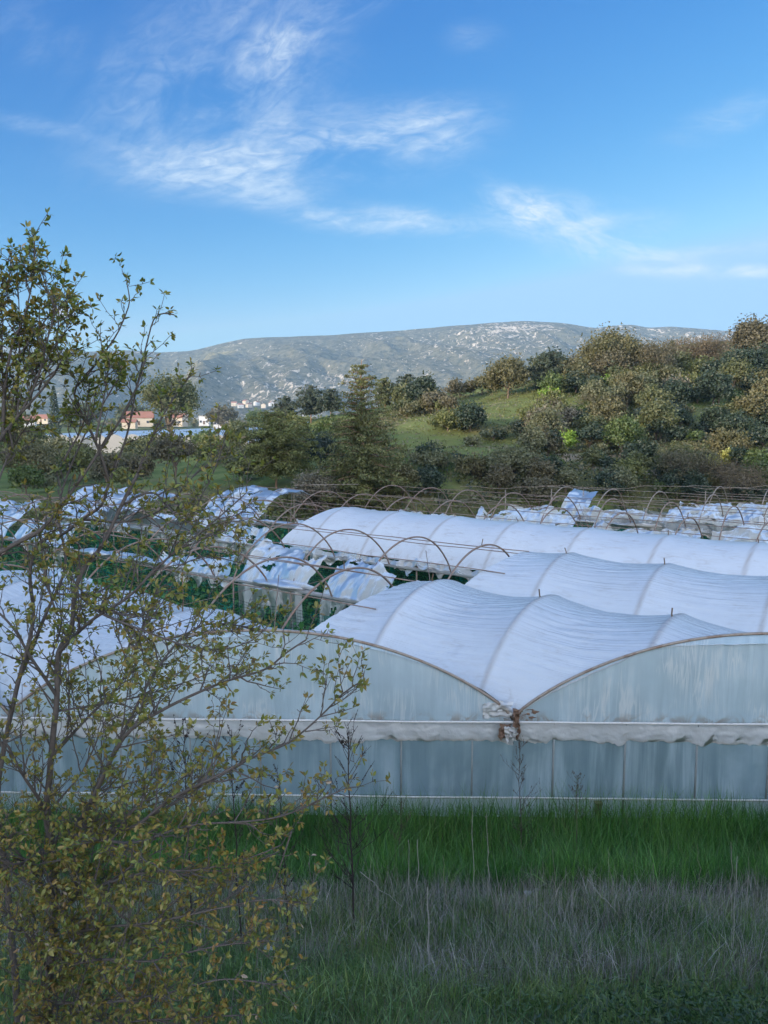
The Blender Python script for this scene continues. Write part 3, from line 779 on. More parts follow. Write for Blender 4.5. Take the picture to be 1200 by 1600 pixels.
# ---- torn covers on the open bays: (span, t0, t1, q upper, q lower, hanging length)
SHEETS = [(2, 14.9, 17.6, -.66, -.99, 1.5), (2, 18.3, 21.8, -.48, -.99, 2.0), (2, 12.6, 14.6, -.85, -.99, .45), (2, 22.4, 27, -.82, -.99, .6), (2, 34, 39, -.75, -.99, .9), (2, 40, 47, -.2, -.99, .6),
          (2, 30, 40, .7, .99, .6),
          (1, 22, 27, -.8, -.99, .7), 
          (3, 26.8, 30.0, -.78, -.99, .9), (3, 31.5, 36, -.72, -.99, .9), (3, 38, 46, .3, -.99, .7), (3, 12, 25, -.96, -.995, .45), (3, 7, 11.5, -.96, -.995, .7),
          (4, 5, 12, -.80, -.99, .4), (4, 12.5, 19, -.76, -.99, .45), (4, 20, 25, -.72, -.99, .5), (4, 25.5, 30.5, -.9, -.99, .6), (4, 33.5, 39, .35, -.99, .7), (4, 6, 24, .93, .99, .3),
          (5, 4, 9, -.70, -.99, .4), (5, 9.5, 15, -.80, -.99, .35), (5, 16, 22, -.72, -.99, .45), (5, 22.5, 30, -.9, -.99, .5), (5, 5, 20, .9, .99, .3),
          (6, 4, 8, -.70, -.99, .4), (6, 8, 13, -.62, -.99, .4), (6, 13, 18, -.76, -.99, .4), (6, 17.8, 19.6, .1, -.95, .5), (6, 20, 23, -.8, -.99, .4), (6, 5, 16, .9, .99, .3),
          (7, 5, 9, -.66, -.99, .4), (7, 9, 14, -.72, -.99, .4), (7, 5.2, 7.6, .2, -.7, .0)]
for i, (k, ta, tb, qa, qb, hang) in enumerate(SHEETS):
    torn_sheet(k, ta, tb, qa, qb, hang, 400 + i * 13, sag=.34 if abs(qa) < .7 else .16, tat=.7).build('torn_cover', M['torn_old'] if (k >= 4 and i % 3) else M['torn'], GH[k], True)
for i in range(64):
    k = int(rng.integers(2, 8)); t = rng.uniform(tright(k) + 1, min(tback(k), tview(k)))
    if k == 3 and t < 26: continue
    if k == 2 and t < 13: continue
    crumple(oo(k, -1) + rng.normal(0, .15), t, ZG + .05, (rng.uniform(1, 4.2), rng.uniform(.2, .5), rng.uniform(.08, .22)), 900 + i * 7).build('torn_cover', M['torn_old'] if k >= 4 else M['torn'], GH[k], True)

# ---- pale pipe frames standing at the back row
for (px, d) in [(459, 49.5), (790, 48.5), (862, 49.0), (912, 48.5), (1103, 47.5)]:
    p = at_y(px, 760, d)
    mb = MB(); mb.tube([(p[0], p[1], 0), (p[0], p[1], 3.9)], .028, 6); mb.build('post', M['rust_pale'], GH[7 if px > 700 else 5], True)
mb = MB(); a = at_y(459, 756, 49.5); b2 = at_y(560, 756, 51.5); mb.tube([(a[0], a[1], 4.1), (b2[0], b2[1], 4.0)], .020, 6); mb.build('rail', M['rust_pale'], GH[5], True)
for zz, x0, x1 in ((4.0, 5, 34), (3.1, 5, 34)):
    xx = np.linspace(x0, x1, 30); mb = MB()
    mb.tube(np.stack([xx, 49.5 - .02 * xx, zz + .10 * np.sin(xx * .9 + zz) + .05 * np.sin(xx * 2.3)], -1), .014, 5); mb.build('rail', M['rust_pale'], GH[7], True)
    
# ---- trellis netting and crop inside
m, nt_, out = newmat('green_net')
uv = N(nt_, 'UVMap').outputs[0]
su = N(nt_, 'SeparateXYZ'); L(nt_, uv, su.inputs[0])
gx = mathn(nt_, 'PINGPONG', mathn(nt_, 'MULTIPLY', su.outputs[0], 9), .5); gy = mathn(nt_, 'PINGPONG', mathn(nt_, 'MULTIPLY', su.outputs[1], 9), .5)
ln = mathn(nt_, 'LESS_THAN', mathn(nt_, 'MINIMUM', gx, gy), .075)
cl = ramp(nt_, noise(nt_, uv, 1.0, 5, .7, .5, (.9, 1.6, 1)), .53, .63)
al = mathn(nt_, 'MAXIMUM', mathn(nt_, 'MULTIPLY', ln, .8), mathn(nt_, 'MULTIPLY', cl, .75))
d = N(nt_, 'BsdfDiffuse'); L(nt_, mixc(nt_, cl, (.02, .12, .09), (.03, .30, .24)), d.inputs[0]); t_ = N(nt_, 'BsdfTranslucent'); L(nt_, mixc(nt_, cl, (.02, .12, .09), (.03, .34, .27)), t_.inputs[0])
tr = N(nt_, 'BsdfTransparent')
L(nt_, mixs(nt_, al, tr.outputs[0], mixs(nt_, .5, d.outputs[0], t_.outputs[0])), out.inputs[0]); M['net'] = m
for k in (1, 2, 3, 4, 5, 6):
    t0 = {1: 10., 2: 9., 3: 24.}.get(k, tright(k)) ; t1 = min(tback(k), tview(k) + 2)
    if k == 3: t0 = 8.
    for q in (-.62, 0, .62):
        tt = np.linspace(t0, t1, 60)[:, None]; h = np.linspace(0, 1, 6)[None]
        zt = 1.75 + .25 * (fbm(tt * .4, 0 * tt, 500 + k) - .5)
        o_ = oo(k, q) + .10 * (fbm(tt * .7, h * 2, 510 + k) - .5)
        mb = MB(); mb.grid(pt(o_, tt + 0 * h, .05 + zt * h), uv=np.stack([tt + 0 * h, h * 1.8 + 0 * tt], -1)); mb.build('trellis_net', M['net'], GH[k], True)

def leafcards(P, Nn, size, cols, mb, aspect=1.6, flat=0.0):
    """small bent leaf-sized faces; P centres, Nn preferred normals (may be None)"""
    n = len(P)
    a = rng.normal(size=(n, 3)); a /= np.linalg.norm(a, axis=1, keepdims=True)
    if Nn is not None:
        nn = Nn + rng.normal(size=(n, 3)) * (.9 - .6 * flat); nn /= np.linalg.norm(nn, axis=1, keepdims=True) + 1e-9
        a = a - nn * (a * nn).sum(1, keepdims=True); a /= np.linalg.norm(a, axis=1, keepdims=True) + 1e-9
        b = np.cross(nn, a)
    else:
        b = np.cross(a, rng.normal(size=(n, 3))); b /= np.linalg.norm(b, axis=1, keepdims=True) + 1e-9; nn = np.cross(a, b)
    s = np.asarray(size); s = np.broadcast_to(s, (n,))[:, None]
    s = s * rng.uniform(.6, 1.3, (n, 1))
    V = np.stack([P - a * s * aspect * .5, P + b * s * .5 + nn * s * .12, P + a * s * aspect * .5, P - b * s * .5 + nn * s * .12], 1)
    q = np.arange(n * 4).reshape(n, 4)
    mb.add(V.reshape(-1, 3), q, col=np.repeat(cols, 4, 0))

mb = MB()
n = 26000
ks = rng.integers(1, 7, n); qs = rng.choice([-.62, 0, .62], n) + rng.normal(0, .10, n)
lo = np.array([{1: 10., 2: 9., 3: 8.}.get(k, tright(k)) for k in range(0, 8)]); hi = np.array([min(tback(k), tview(k) + 2) for k in range(0, 8)])
ts = lo[ks] + (hi[ks] - lo[ks]) * rng.random(n)
hz = rng.random(n) ** .8 * 1.55 * (.6 + .5 * fbm(ts * .6, ks * 3 + qs, 600))
P = pt(S0 + W * ks + qs * W / 2, ts, .05 + hz)
cv = rng.random((n, 1))
cols = np.array([.03, .13, .04]) * (1 - cv) + np.array([.08, .26, .07]) * cv
leafcards(P, None, .17, cols, mb)
# low weeds over the bay floors
n = 16000; ks = rng.integers(1, 7, n); ts = lo[ks] + (hi[ks] - lo[ks]) * rng.random(n); qs = rng.uniform(-1, 1, n)
P = pt(S0 + W * ks + qs * W / 2, ts, .04 + rng.random(n) * .25)
cv = rng.random((n, 1)); cols = np.array([.02, .075, .018]) * (1 - cv) + np.array([.05, .13, .03]) * cv
leafcards(P, None, .2, cols, mb)
tag(mb.build('crop_plants', M['leaf']), 'dark green crop foliage filling the open greenhouse bays', 'crop', kind='stuff')
# ------------------------------------------------------------------ trees and shrubs of the middle distance
PAL = {
 'olive':   [(.085, .098, .046), (.120, .125, .070)],
 'oak':     [(.075, .080, .032), (.110, .100, .045)],
 'pine':    [(.045, .062, .025), (.085, .090, .032)],
 'pine_y':  [(.046, .066, .022), (.150, .152, .048)],
 'pine_d':  [(.022, .036, .024), (.042, .056, .034)],
 'dark':    [(.012, .026, .016), (.028, .046, .024)],
 'darkblue':[(.012, .024, .020), (.024, .042, .030)],
 'green':   [(.050, .085, .022), (.085, .125, .030)],
 'bright':  [(.095, .170, .022), (.150, .230, .030)],
 'yellow':  [(.170, .185, .040), (.230, .230, .060)],
 'brown':   [(.080, .076, .046), (.120, .108, .058)],
 'russet':  [(.100, .080, .050), (.140, .108, .062)],
 'grey':    [(.100, .095, .070), (.145, .135, .100)],
 'ygreen':  [(.085, .105, .026), (.130, .140, .045)],
}
for _k in PAL:
    _g = {'pine_y': 1.2, 'olive': 1.35, 'grey': 1.35, 'oak': 1.35, 'green': 1.2, 'brown': 1.15, 'russet': 1.15, 'ygreen': 1.25}.get(_k, 1.6)
    PAL[_k] = [tuple(c * _g for c in q) for q in PAL[_k]]
def pcols(pal, n, lobe=None):
    a, b = np.array(PAL[pal][0]), np.array(PAL[pal][1])
    f = rng.random((n, 1))
    if lobe is not None: f = np.clip(.55 * lobe[:, None] + .45 * f, 0, 1)
    return (a * (1 - f) + b * f) * rng.uniform(.8, 1.2, (n, 1))

def unit(n):
    v = rng.normal(size=(n, 3)); return v / np.linalg.norm(v, axis=1, keepdims=True)

def limb(mb, a, b, r0, r1, wob=.12, n=7, sides=5):
    t = np.linspace(0, 1, n)[:, None]
    a = np.asarray(a, float); b = np.asarray(b, float)
    Ln = np.linalg.norm(b - a)
    P = a * (1 - t) + b * t + rng.normal(size=(n, 3)) * Ln * wob * .35 * np.sin(t * np.pi)
    P[:, 2] += (np.sin(t[:, 0] * np.pi) * Ln * wob * .4)
    mb.tube(P, r0 * (1 - t[:, 0]) + r1 * t[:, 0], sides, cap=False)
    return P

def tree(name, label, cat, px, d, top, wpx, kind, pal, group=None, dens=1.0, low=.22):
    x = at_y(px, 660, d)[0]; z0 = T(x, d) - .15
    zt = at_y(px, top, d)[2]; h = max(1.2, zt - z0); w = wpx / F * d * (1.16 if (px > 640 and group is None) else 1)
    root = empty(name, (x, d, z0), label, cat, group)
    tk = MB(); cr = MB(); B = np.array([x, d, z0])
    cs = float(np.clip(.0022 * d, .11, 1.0))
    barkm = M['bark_far']
    if kind in ('round', 'bush', 'spread'):
        rx = w / 2; zc0 = h * (low * .45 if kind != 'bush' else .02); rz = (h - zc0) / 2; cen = B + [0, 0, zc0 + rz]
        nl = int(22 + 14 * dens)
        u = unit(nl); u[:, 2] = np.abs(u[:, 2]) * .95 - .25 * (rng.random(nl) < .45)
        rad = rng.uniform(.50, .86, nl)[:, None]
        lc = cen + u * rad * np.array([rx * .86, rx * .86, rz * .9])
        lr = rng.uniform(.15, .42, nl) * min(rx, rz * 1.3)
        lc = lc + rng.normal(size=(nl, 3)) * np.array([.13 * rx, .13 * rx, .12 * rz])
        area = 4 * math.pi * (lr ** 2).sum()
        n = int(np.clip(area / cs ** 2 * 1.05 * dens, 250, 11500))
        pick = rng.choice(nl, n, p=lr ** 2 / (lr ** 2).sum())
        v = unit(n); rr = rng.random(n)[:, None] ** .33 * rng.uniform(.75, 1.12, (n, 1))
        P = lc[pick] + v * lr[pick][:, None] * rr * np.array([1.1, 1.1, .85])
        # stray sprays break up the outline
        k = n // 6; P[:k] = lc[pick[:k]] + v[:k] * lr[pick[:k]][:, None] * rng.uniform(1.1, 1.75, (k, 1))
        P[:, 2] = np.maximum(P[:, 2], z0 + .1)
        leafcards(P, v, cs, pcols(pal, n, rng.random(nl)[pick]), cr)
        th = zc0 + rz * .5
        tr = max(.06, h * .022)
        top_ = limb(tk, B, B + [rng.normal(0, .04) * h, rng.normal(0, .04) * h, th], tr * 1.3, tr * .8)[-1]
        for i in rng.choice(nl, min(nl, 9), replace=False):
            limb(tk, B + (top_ - B) * rng.uniform(.5, 1), lc[i], tr * .5, tr * .12)
    elif kind in ('pine', 'grove', 'umbrella'):
        barkm = M['bark_pine']
        tr = max(.09, h * .016)
        lean = rng.normal(0, .012, 2) * h
        tt = np.linspace(0, 1, 14)[:, None]
        TP = B + np.concatenate([lean * tt ** 2, tt * h * .97], 1) + np.concatenate([rng.normal(0, .008 * h, (14, 2)), np.zeros((14, 1))], 1) * tt
        tk.tube(TP, tr * (1 - .88 * tt[:, 0]), 7, cap=False)
        cent = []; rads = []; nor = []
        z_ = low * h; first = True
        while z_ < h * .985:
            f = (z_ / h - low) / (1 - low)
            if kind == 'pine': ln = w / 2 * ((1.05 - f) ** .80) * (1 if f > .08 else .8)
            elif kind == 'grove': ln = w / 2 * (1 - f ** 2.2) ** .6 * (.55 + .45 * min(1, f * 4))
            else: ln = w / 2 * math.sqrt(max(.02, 1 - (f - .25) ** 2 / .62)) * (.75 + .25 * min(1, f * 6))
            ln = max(ln, w * .05)
            nb = int(rng.integers(6, 9) if kind == 'pine' else rng.integers(4, 7)); a0 = rng.random() * 6.28
            c0 = np.array([np.interp(z_ / h, tt[:, 0], TP[:, i]) for i in range(3)])
            for j in range(nb):
                a = a0 + j * 6.283 / nb + rng.normal(0, .3); l_ = ln * rng.uniform(.62, 1.12)
                rise = (.30 * f - .06 + rng.normal(0, .09)) * l_
                e = c0 + [math.cos(a) * l_, math.sin(a) * l_, rise]
                bp_ = limb(tk, c0, e, tr * .30 * (1 - .6 * f), tr * .05, .10, 6, 4)
                m_ = max(2, int(l_ / .55))
                for s in np.linspace(.14, 1.0, m_ + 1):
                    p = bp_[0] + (bp_[-1] - bp_[0]) * s + [0, 0, math.sin(s * math.pi) * l_ * .04]
                    cent.append(p + rng.normal(0, .12, 3) * l_ * .35); rads.append((.26 + .26 * l_ / max(1, w / 2) * (1.15 - .5 * s)) * rng.uniform(.8, 1.3) * min(1.25, max(1., w / 9)) * (1.1 - .5 * f))
            z_ += h * (rng.uniform(.026, .042) if kind == 'pine' else rng.uniform(.034, .055)) if kind != 'umbrella' else h * rng.uniform(.03, .05)
        cent = np.array(cent); rads = np.array(rads); nl = len(rads)
        n = int(np.clip((rads ** 2).sum() * 6 / cs ** 2 * dens, 500, 32000))
        pick = rng.choice(nl, n, p=rads ** 2 / (rads ** 2).sum())
        v = unit(n); P = cent[pick] + v * rads[pick][:, None] * rng.random((n, 1)) ** .4 * np.array([1.15, 1.15, .62])
        v2 = v.copy(); v2[:, 2] += .5
        leafcards(P, v2, cs * .72, pcols(pal, n, rng.random(nl)[pick]), cr, aspect=2.8)
    elif kind == 'bare':
        rx = w / 2; tr = max(.07, h * .022)
        nst = int(rng.integers(3, 6)); tips = []
        fork = B + [0, 0, h * .22]
        limb(tk, B, fork, tr * 1.2, tr)
        for i in range(nst + 3):
            a = i * 6.283 / (nst + 3) + rng.normal(0, .3); r_ = rx * rng.uniform(.35, .75)
            e = B + [math.cos(a) * r_, math.sin(a) * r_, h * rng.uniform(.55, .85)]
            p = limb(tk, fork, e, tr * .6, tr * .2)
            for j in range(7):
                s = p[int(rng.integers(2, len(p)))]
                e2 = s + (e - fork) * rng.uniform(.25, .5) + rng.normal(0, .24, 3) * rx
                e2[2] = min(e2[2], z0 + h)
                q = limb(tk, s, e2, tr * .22, tr * .06, .12, 5, 4)
                for l in range(5):
                    s3 = q[int(rng.integers(1, len(q)))]; e3 = s3 + (e2 - s) * .5 + rng.normal(0, .15, 3) * rx; e3[2] = min(e3[2], z0 + h * 1.02)
                    limb(tk, s3, e3, tr * .08, tr * .03, .1, 3, 3); tips.append(e3); tips.append((s3 + e3) / 2)
        tips = np.array(tips); n = int(4600 * dens)
        pick = rng.integers(0, len(tips), n); P = tips[pick] + rng.normal(size=(n, 3)) * rx * .13
        dirv = unit(n)
        leafcards(P, None, cs * .42, pcols(pal, n), cr, aspect=3.5)
    elif kind == 'cypress':
        tk.tube([B, B + [0, 0, h * .8]], [.12, .04], 6)
        n = int(1500 * dens); zz = rng.random(n); a = rng.random(n) * 6.28
        r_ = w / 2 * np.sin(np.clip(zz, .02, 1) ** .6 * np.pi) ** .55 * rng.uniform(.6, 1.1, n)
        P = B + np.stack([np.cos(a) * r_, np.sin(a) * r_, .1 + zz * h * .97], -1)
        v = np.stack([np.cos(a), np.sin(a), .3 + 0 * a], -1)
        leafcards(P, v, cs * .7, pcols(pal, n), cr, aspect=2.2)
    tk.build('stem' if kind == 'bush' else 'trunk', barkm, root, True)
    cr.build('foliage' if kind == 'bush' else 'crown', M['needle'] if kind in ('pine', 'grove', 'umbrella', 'cypress') else M['leaf'], root)
    return root

TREES = [
 # name, label, cat, px, dist, top, width, kind, palette, dens, low
 ('pine_tree', 'tall shaggy pine standing alone just behind the torn greenhouses', 'pine tree', 566, 59, 554, 176, 'pine', 'pine_y', 3.8, .05),
 ('pine_tree', 'feathery yellow-green pine with bare pale trunk, left of the tall shaggy pine', 'pine tree', 430, 66, 642, 128, 'umbrella', 'ygreen', .9, .26),
 ('pine_tree', 'broad umbrella-crowned pine beside the red-roofed farmhouse', 'pine tree', 264, 185, 584, 100, 'round', 'pine', 1.5, .75),
 ('pine_tree', 'rounded dark pine, leftmost of the grove left of the tall shaggy pine', 'pine tree', 446, 142, 618, 44, 'grove', 'pine_d', 1, .25),
 ('pine_tree', 'high-domed dark pine standing tallest in the grove left of the tall shaggy pine', 'pine tree', 486, 140, 600, 58, 'grove', 'pine_d', 1, .3),
 ('pine_tree', 'narrow dark pine at the right end of the grove left of the tall shaggy pine', 'pine tree', 517, 138, 606, 44, 'grove', 'pine_d', 1, .3),
 ('pine_tree', 'slim grey-green pine peeping out behind the right flank of the tall shaggy pine', 'pine tree', 602, 132, 588, 42, 'grove', 'pine', 1, .3),
 ('pine_tree', 'dense blue-black pine standing clear to the right of the tall shaggy pine', 'pine tree', 634, 130, 584, 52, 'grove', 'pine_d', 1.3, .12),
 ('pine_tree', 'broad black-green pine on top of the grassy slope beside the round olive-green tree', 'pine tree', 857, 113, 549, 68, 'grove', 'pine_d', 1.3, .15),
 ('conifer_tree', 'tiny pointed dark conifer against the mountain between two bare russet trees', 'conifer', 1046, 128, 531, 20, 'pine', 'dark', 1, .1),
 ('cypress_tree', 'narrow dark cypress spire seen through the leafy tree', 'cypress', 86, 210, 600, 16, 'cypress', 'dark', 1, 0),
 ('broadleaf_tree', 'big oak with a wide branching crown, tallest on the wooded hillside', 'oak tree', 950, 116, 519, 105, 'round', 'oak', 1.2, .2),
 ('broadleaf_tree', 'round olive-green tree at the top of the grassy slope', 'tree', 793, 113, 559, 66, 'round', 'oak', 1.1, .2),
 ('broadleaf_tree', 'drooping brownish-green tree between the black-green pine and the big oak', 'tree', 902, 112, 562, 64, 'round', 'oak', 1.1, .05),
 ('broadleaf_tree', 'low brown-green tree at the far right of the ridge copse, next to the round tree', 'tree', 752, 122, 590, 60, 'round', 'oak', 1, .15),
 ('broadleaf_tree', 'low brown-green tree in the middle of the ridge copse above the grassy slope', 'tree', 718, 122, 594, 54, 'round', 'brown', 1, .15),
 ('broadleaf_tree', 'low grey-green tree at the left end of the ridge copse above the grassy slope', 'tree', 682, 124, 612, 56, 'round', 'olive', 1, .1),
 ('young_tree', 'vivid yellow-green young tree in front of the black-green pine', 'tree', 855, 106, 604, 34, 'round', 'bright', .9, .1),
 ('shrub', 'vivid green round bush below the big oak', 'shrub', 944, 108, 586, 46, 'bush', 'bright', .9, 0),
 ('bare_tree', 'grey-brown half-bare tree right of the big oak', 'tree', 1020, 112, 545, 74, 'bare', 'brown', 1.4, .2),
 ('bare_tree', 'wide russet bare tree below the mountain, left of the dark evergreen mass', 'tree', 1086, 124, 538, 78, 'bare', 'russet', 1.5, .2),
 ('bare_tree', 'russet-brown tree on the skyline at the right edge', 'tree', 1172, 126, 494, 74, 'round', 'brown', 1.5, .2),
 ('broadleaf_tree', 'pale olive-green tree standing before the russet bare trees', 'tree', 1060, 102, 588, 40, 'round', 'grey', 1, .1),
 ('shrub', 'dark bush at the left edge of the upper green clearing', 'shrub', 1088, 100, 606, 46, 'bush', 'dark', 1, 0),
 ('evergreen_tree', 'large round blackish evergreen in the middle of the hillside', 'tree', 1034, 88, 626, 78, 'bush', 'darkblue', 1.4, 0),
 ('evergreen_tree', 'blue-green evergreen at the left of the dark mass on the upper right hill', 'tree', 1112, 112, 566, 62, 'bush', 'dark', 1.2, 0),
 ('evergreen_tree', 'dark evergreen in the middle of the dark mass under the skyline tree', 'tree', 1150, 114, 546, 66, 'bush', 'dark', 1.3, 0),
 ('evergreen_tree', 'dark evergreen at the right edge under the skyline tree', 'tree', 1190, 116, 540, 66, 'bush', 'dark', 1.3, 0),
 ('evergreen_tree', 'brown-tinged evergreen in front of the dark mass on the upper right hill', 'tree', 1172, 106, 580, 60, 'bush', 'oak', 1.1, 0),
 ('shrub', 'deep green thicket below the upper green clearing', 'shrub', 1150, 82, 644, 66, 'bush', 'dark', 1.2, 0),
 ('shrub', 'deep green thicket at the right edge below the upper green clearing', 'shrub', 1196, 78, 668, 60, 'bush', 'dark', 1.2, 0),
 ('shrub', 'mid-green bush just right of the round blackish evergreen', 'shrub', 1082, 80, 672, 48, 'bush', 'green', 1, 0),
 ('shrub', 'dark bush between the blackish evergreen and the deep green thickets', 'shrub', 1112, 84, 660, 46, 'bush', 'dark', 1.1, 0),
 ('shrub', 'mustard-yellow bush, uppermost of the yellow ones at the lower right', 'shrub', 1141, 70, 699, 24, 'bush', 'yellow', .9, 0),
 ('shrub', 'mustard-yellow bush beside the bare brown thicket at the lower right', 'shrub', 1117, 68, 710, 24, 'bush', 'yellow', .9, 0),
 ('shrub', 'lime-yellow tall bush growing out of the bare brown thicket', 'shrub', 1098, 64, 722, 26, 'bush', 'ygreen', .9, 0),
 ('bare_shrub', 'bare brown thicket rising just behind the farthest arches', 'shrub', 1076, 62, 712, 74, 'bare', 'brown', 1.3, .05),
 ('bare_shrub', 'bare russet thicket behind the farthest arches at the right edge', 'shrub', 1150, 61, 730, 70, 'bare', 'russet', 1.3, .05),
 ('shrub', 'dark green bush at the right edge right behind the arches', 'shrub', 1192, 64, 716, 50, 'bush', 'green', 1.1, 0),
 ('shrub', 'green clump between the bare scarps under the blackish evergreen', 'shrub', 1018, 70, 706, 36, 'bush', 'green', 1, 0),
 ('shrub', 'grey-green wispy bush beside the green clump under the blackish evergreen', 'shrub', 992, 69, 712, 40, 'bush', 'olive', .9, 0),
 ('olive_tree', 'largest silvery olive tree, front row under the lower clearing', 'olive tree', 803, 63, 700, 92, 'round', 'olive', 1.3, .1),
 ('olive_tree', 'silvery olive tree to the right of the largest one', 'olive tree', 862, 65, 722, 60, 'round', 'olive', 1.1, .1),
 ('olive_tree', 'olive tree in brown shade to the left of the largest one', 'olive tree', 742, 64, 712, 64, 'round', 'oak', 1.1, .1),
 ('olive_tree', 'silvery round olive tree right of the tall shaggy pine', 'olive tree', 676, 66, 704, 70, 'round', 'olive', 1.2, .1),
 ('olive_tree', 'yellowish olive bush at the foot of the tall shaggy pine', 'olive tree', 628, 60, 716, 62, 'round', 'oak', 1.1, .05),
 ('broadleaf_tree', 'grey-leaved olive-like tree left of the sandy scarp', 'tree', 851, 84, 636, 58, 'round', 'grey', 1.2, .1),
 ('broadleaf_tree', 'pale flowering tree behind the grey-leaved tree', 'tree', 884, 90, 634, 40, 'round', 'grey', .9, .1),
 ('shrub', 'small vivid green bush at the foot of the grey-leaved tree', 'shrub', 884, 78, 676, 34, 'bush', 'bright', .9, 0),
 ('shrub', 'green scrub beside the sandy scarp', 'shrub', 866, 73, 692, 46, 'bush', 'ygreen', 1, 0),
 ('evergreen_tree', 'blue-black evergreen clump left of the grey-leaved tree', 'tree', 818, 86, 656, 44, 'bush', 'darkblue', 1.3, 0),
 ('shrub', 'blue-green bush row in the middle of the slope, left of the blue-black clump', 'shrub', 772, 86, 668, 50, 'bush', 'pine_d', 1, 0),
 ('shrub', 'small round grey-green bush on the slope between the meadow patches', 'shrub', 738, 84, 680, 24, 'bush', 'olive', 1, 0),
 ('broadleaf_tree', 'yellow-green rounded tree below the ridge copse', 'tree', 700, 90, 640, 66, 'round', 'ygreen', 1.1, .05),
 ('broadleaf_tree', 'brownish rounded tree just right of the yellow-green one', 'tree', 728, 92, 644, 46, 'round', 'brown', 1.1, .05),
 ('shrub', 'grey brush on the upper slope under the big oak', 'shrub', 968, 100, 616, 44, 'bush', 'pine', .9, 0),
 ('bare_shrub', 'leafless grey-brown brush below the vivid green round bush', 'shrub', 938, 94, 624, 50, 'bare', 'brown', 1.1, .1),
 ('shrub', 'dark scrub above the sandy scarp', 'shrub', 922, 86, 650, 56, 'bush', 'pine', 1.1, 0),
 ('shrub', 'brown-green scrub between the sandy scarp and the blackish evergreen', 'shrub', 968, 80, 668, 60, 'bush', 'oak', 1.0, 0),
 ('evergreen_tree', 'rounded blackish evergreen between the feathery pine and the tall shaggy pine', 'tree', 497, 72, 678, 92, 'bush', 'darkblue', 1.4, 0),
 ('olive_tree', 'pale silvery olive top just above the back arches, left of the tall shaggy pine', 'olive tree', 492, 58, 728, 66, 'round', 'grey', 1, .05),
 ('olive_tree', 'silvery olive tree beside the blackish evergreen, nearer the far white sheds', 'olive tree', 466, 80, 684, 46, 'round', 'olive', 1, .1),
 ('broadleaf_tree', 'grey-brown tree on the bright green field seen through the leafy tree', 'tree', 272, 100, 678, 66, 'round', 'brown', 1, .3),
 ('broadleaf_tree', 'yellow-green tree between the green field and the feathery pine', 'tree', 330, 120, 684, 70, 'round', 'ygreen', 1, .1),
 ('olive_tree', 'silvery olive tree at the foot of the feathery pine, left side', 'olive tree', 374, 72, 706, 70, 'round', 'olive', 1.1, .05),
 ('broadleaf_tree', 'olive-green tree behind the leafy tree, left of the green field', 'tree', 190, 105, 706, 76, 'round', 'olive', 1, .1),
 ('broadleaf_tree', 'tree with yellowish crown behind the trunk of the leafy tree', 'tree', 118, 110, 694, 60, 'round', 'ygreen', 1, .1),
 ('broadleaf_tree', 'olive-green tree at the left edge behind the leafy tree', 'tree', 40, 100, 690, 90, 'round', 'oak', 1, .1),
 ('pine_tree', 'dark pine at the left edge behind the thin branches', 'pine tree', 22, 150, 606, 70, 'grove', 'pine', 1.1, .1),
 ('broadleaf_tree', 'brownish tree beyond the far white sheds, left of the pine grove', 'tree', 345, 420, 634, 46, 'round', 'brown', 1, .1),
 ('broadleaf_tree', 'green tree beside the low white building in the valley', 'tree', 398, 400, 640, 34, 'round', 'green', 1, .1),
 ('broadleaf_tree', 'yellow-green tree at the foot of the pine grove', 'tree', 460, 110, 648, 60, 'round', 'ygreen', 1, .1),
 ('broadleaf_tree', 'green tree in the hollow between the pine grove and the blackish evergreen', 'tree', 512, 104, 652, 50, 'round', 'green', 1, .1),
 ('broadleaf_tree', 'grey-green tree right behind the tall shaggy pine, low on the slope', 'tree', 655, 112, 628, 50, 'round', 'olive', 1, .1),
 ('broadleaf_tree', 'dark tree behind the farmhouse', 'tree', 205, 520, 630, 60, 'round', 'pine', 1, .1),
 ('broadleaf_tree', 'dark tree left of the farmhouse among the far roofs', 'tree', 130, 520, 632, 80, 'round', 'pine', 1, .1),
]
TL = {}
for (nm, lab, cat, px, d, top, wpx, kind, pal, dens, low) in TREES:
    tree(nm, lab, cat, px, d, top, wpx, kind, pal, None, dens, low)
# small bushes that fill the slope between them
MARKS = [(566, 650, 'tall shaggy pine'), (793, 590, 'round olive-green tree topping the grassy slope'), (857, 585, 'black-green hilltop pine'), (950, 560, 'big branching oak'), (1086, 570, 'wide russet bare tree'), (1172, 520, 'russet-brown skyline tree'),
         (1034, 660, 'large blackish evergreen'), (1150, 650, 'upper green clearing'), (803, 735, 'largest silvery olive tree'), (676, 730, 'silvery olive beside the tall pine'), (851, 670, 'grey-leaved tree'), (905, 708, 'sandy scarp'), (1076, 735, 'bare brown thicket'),
         (1141, 710, 'uppermost mustard-yellow bush'), (700, 660, 'yellow-green tree under the ridge copse'), (720, 608, 'ridge copse'), (1192, 735, 'green bush at the right edge'), (264, 625, 'umbrella-crowned pine'), (430, 700, 'feathery pine'), (272, 705, 'grey-brown field tree'),
         (86, 630, 'dark cypress spire'), (22, 650, 'dark pine at the left edge'), (118, 715, 'yellowish tree behind the leafy trunk'), (374, 725, 'silvery olive by the feathery pine')]
HUE = {'oak': 'olive-brown', 'olive': 'silvery olive', 'pine': 'dull green', 'dark': 'dark green', 'green': 'mid-green', 'brown': 'brownish', 'ygreen': 'yellow-green'}
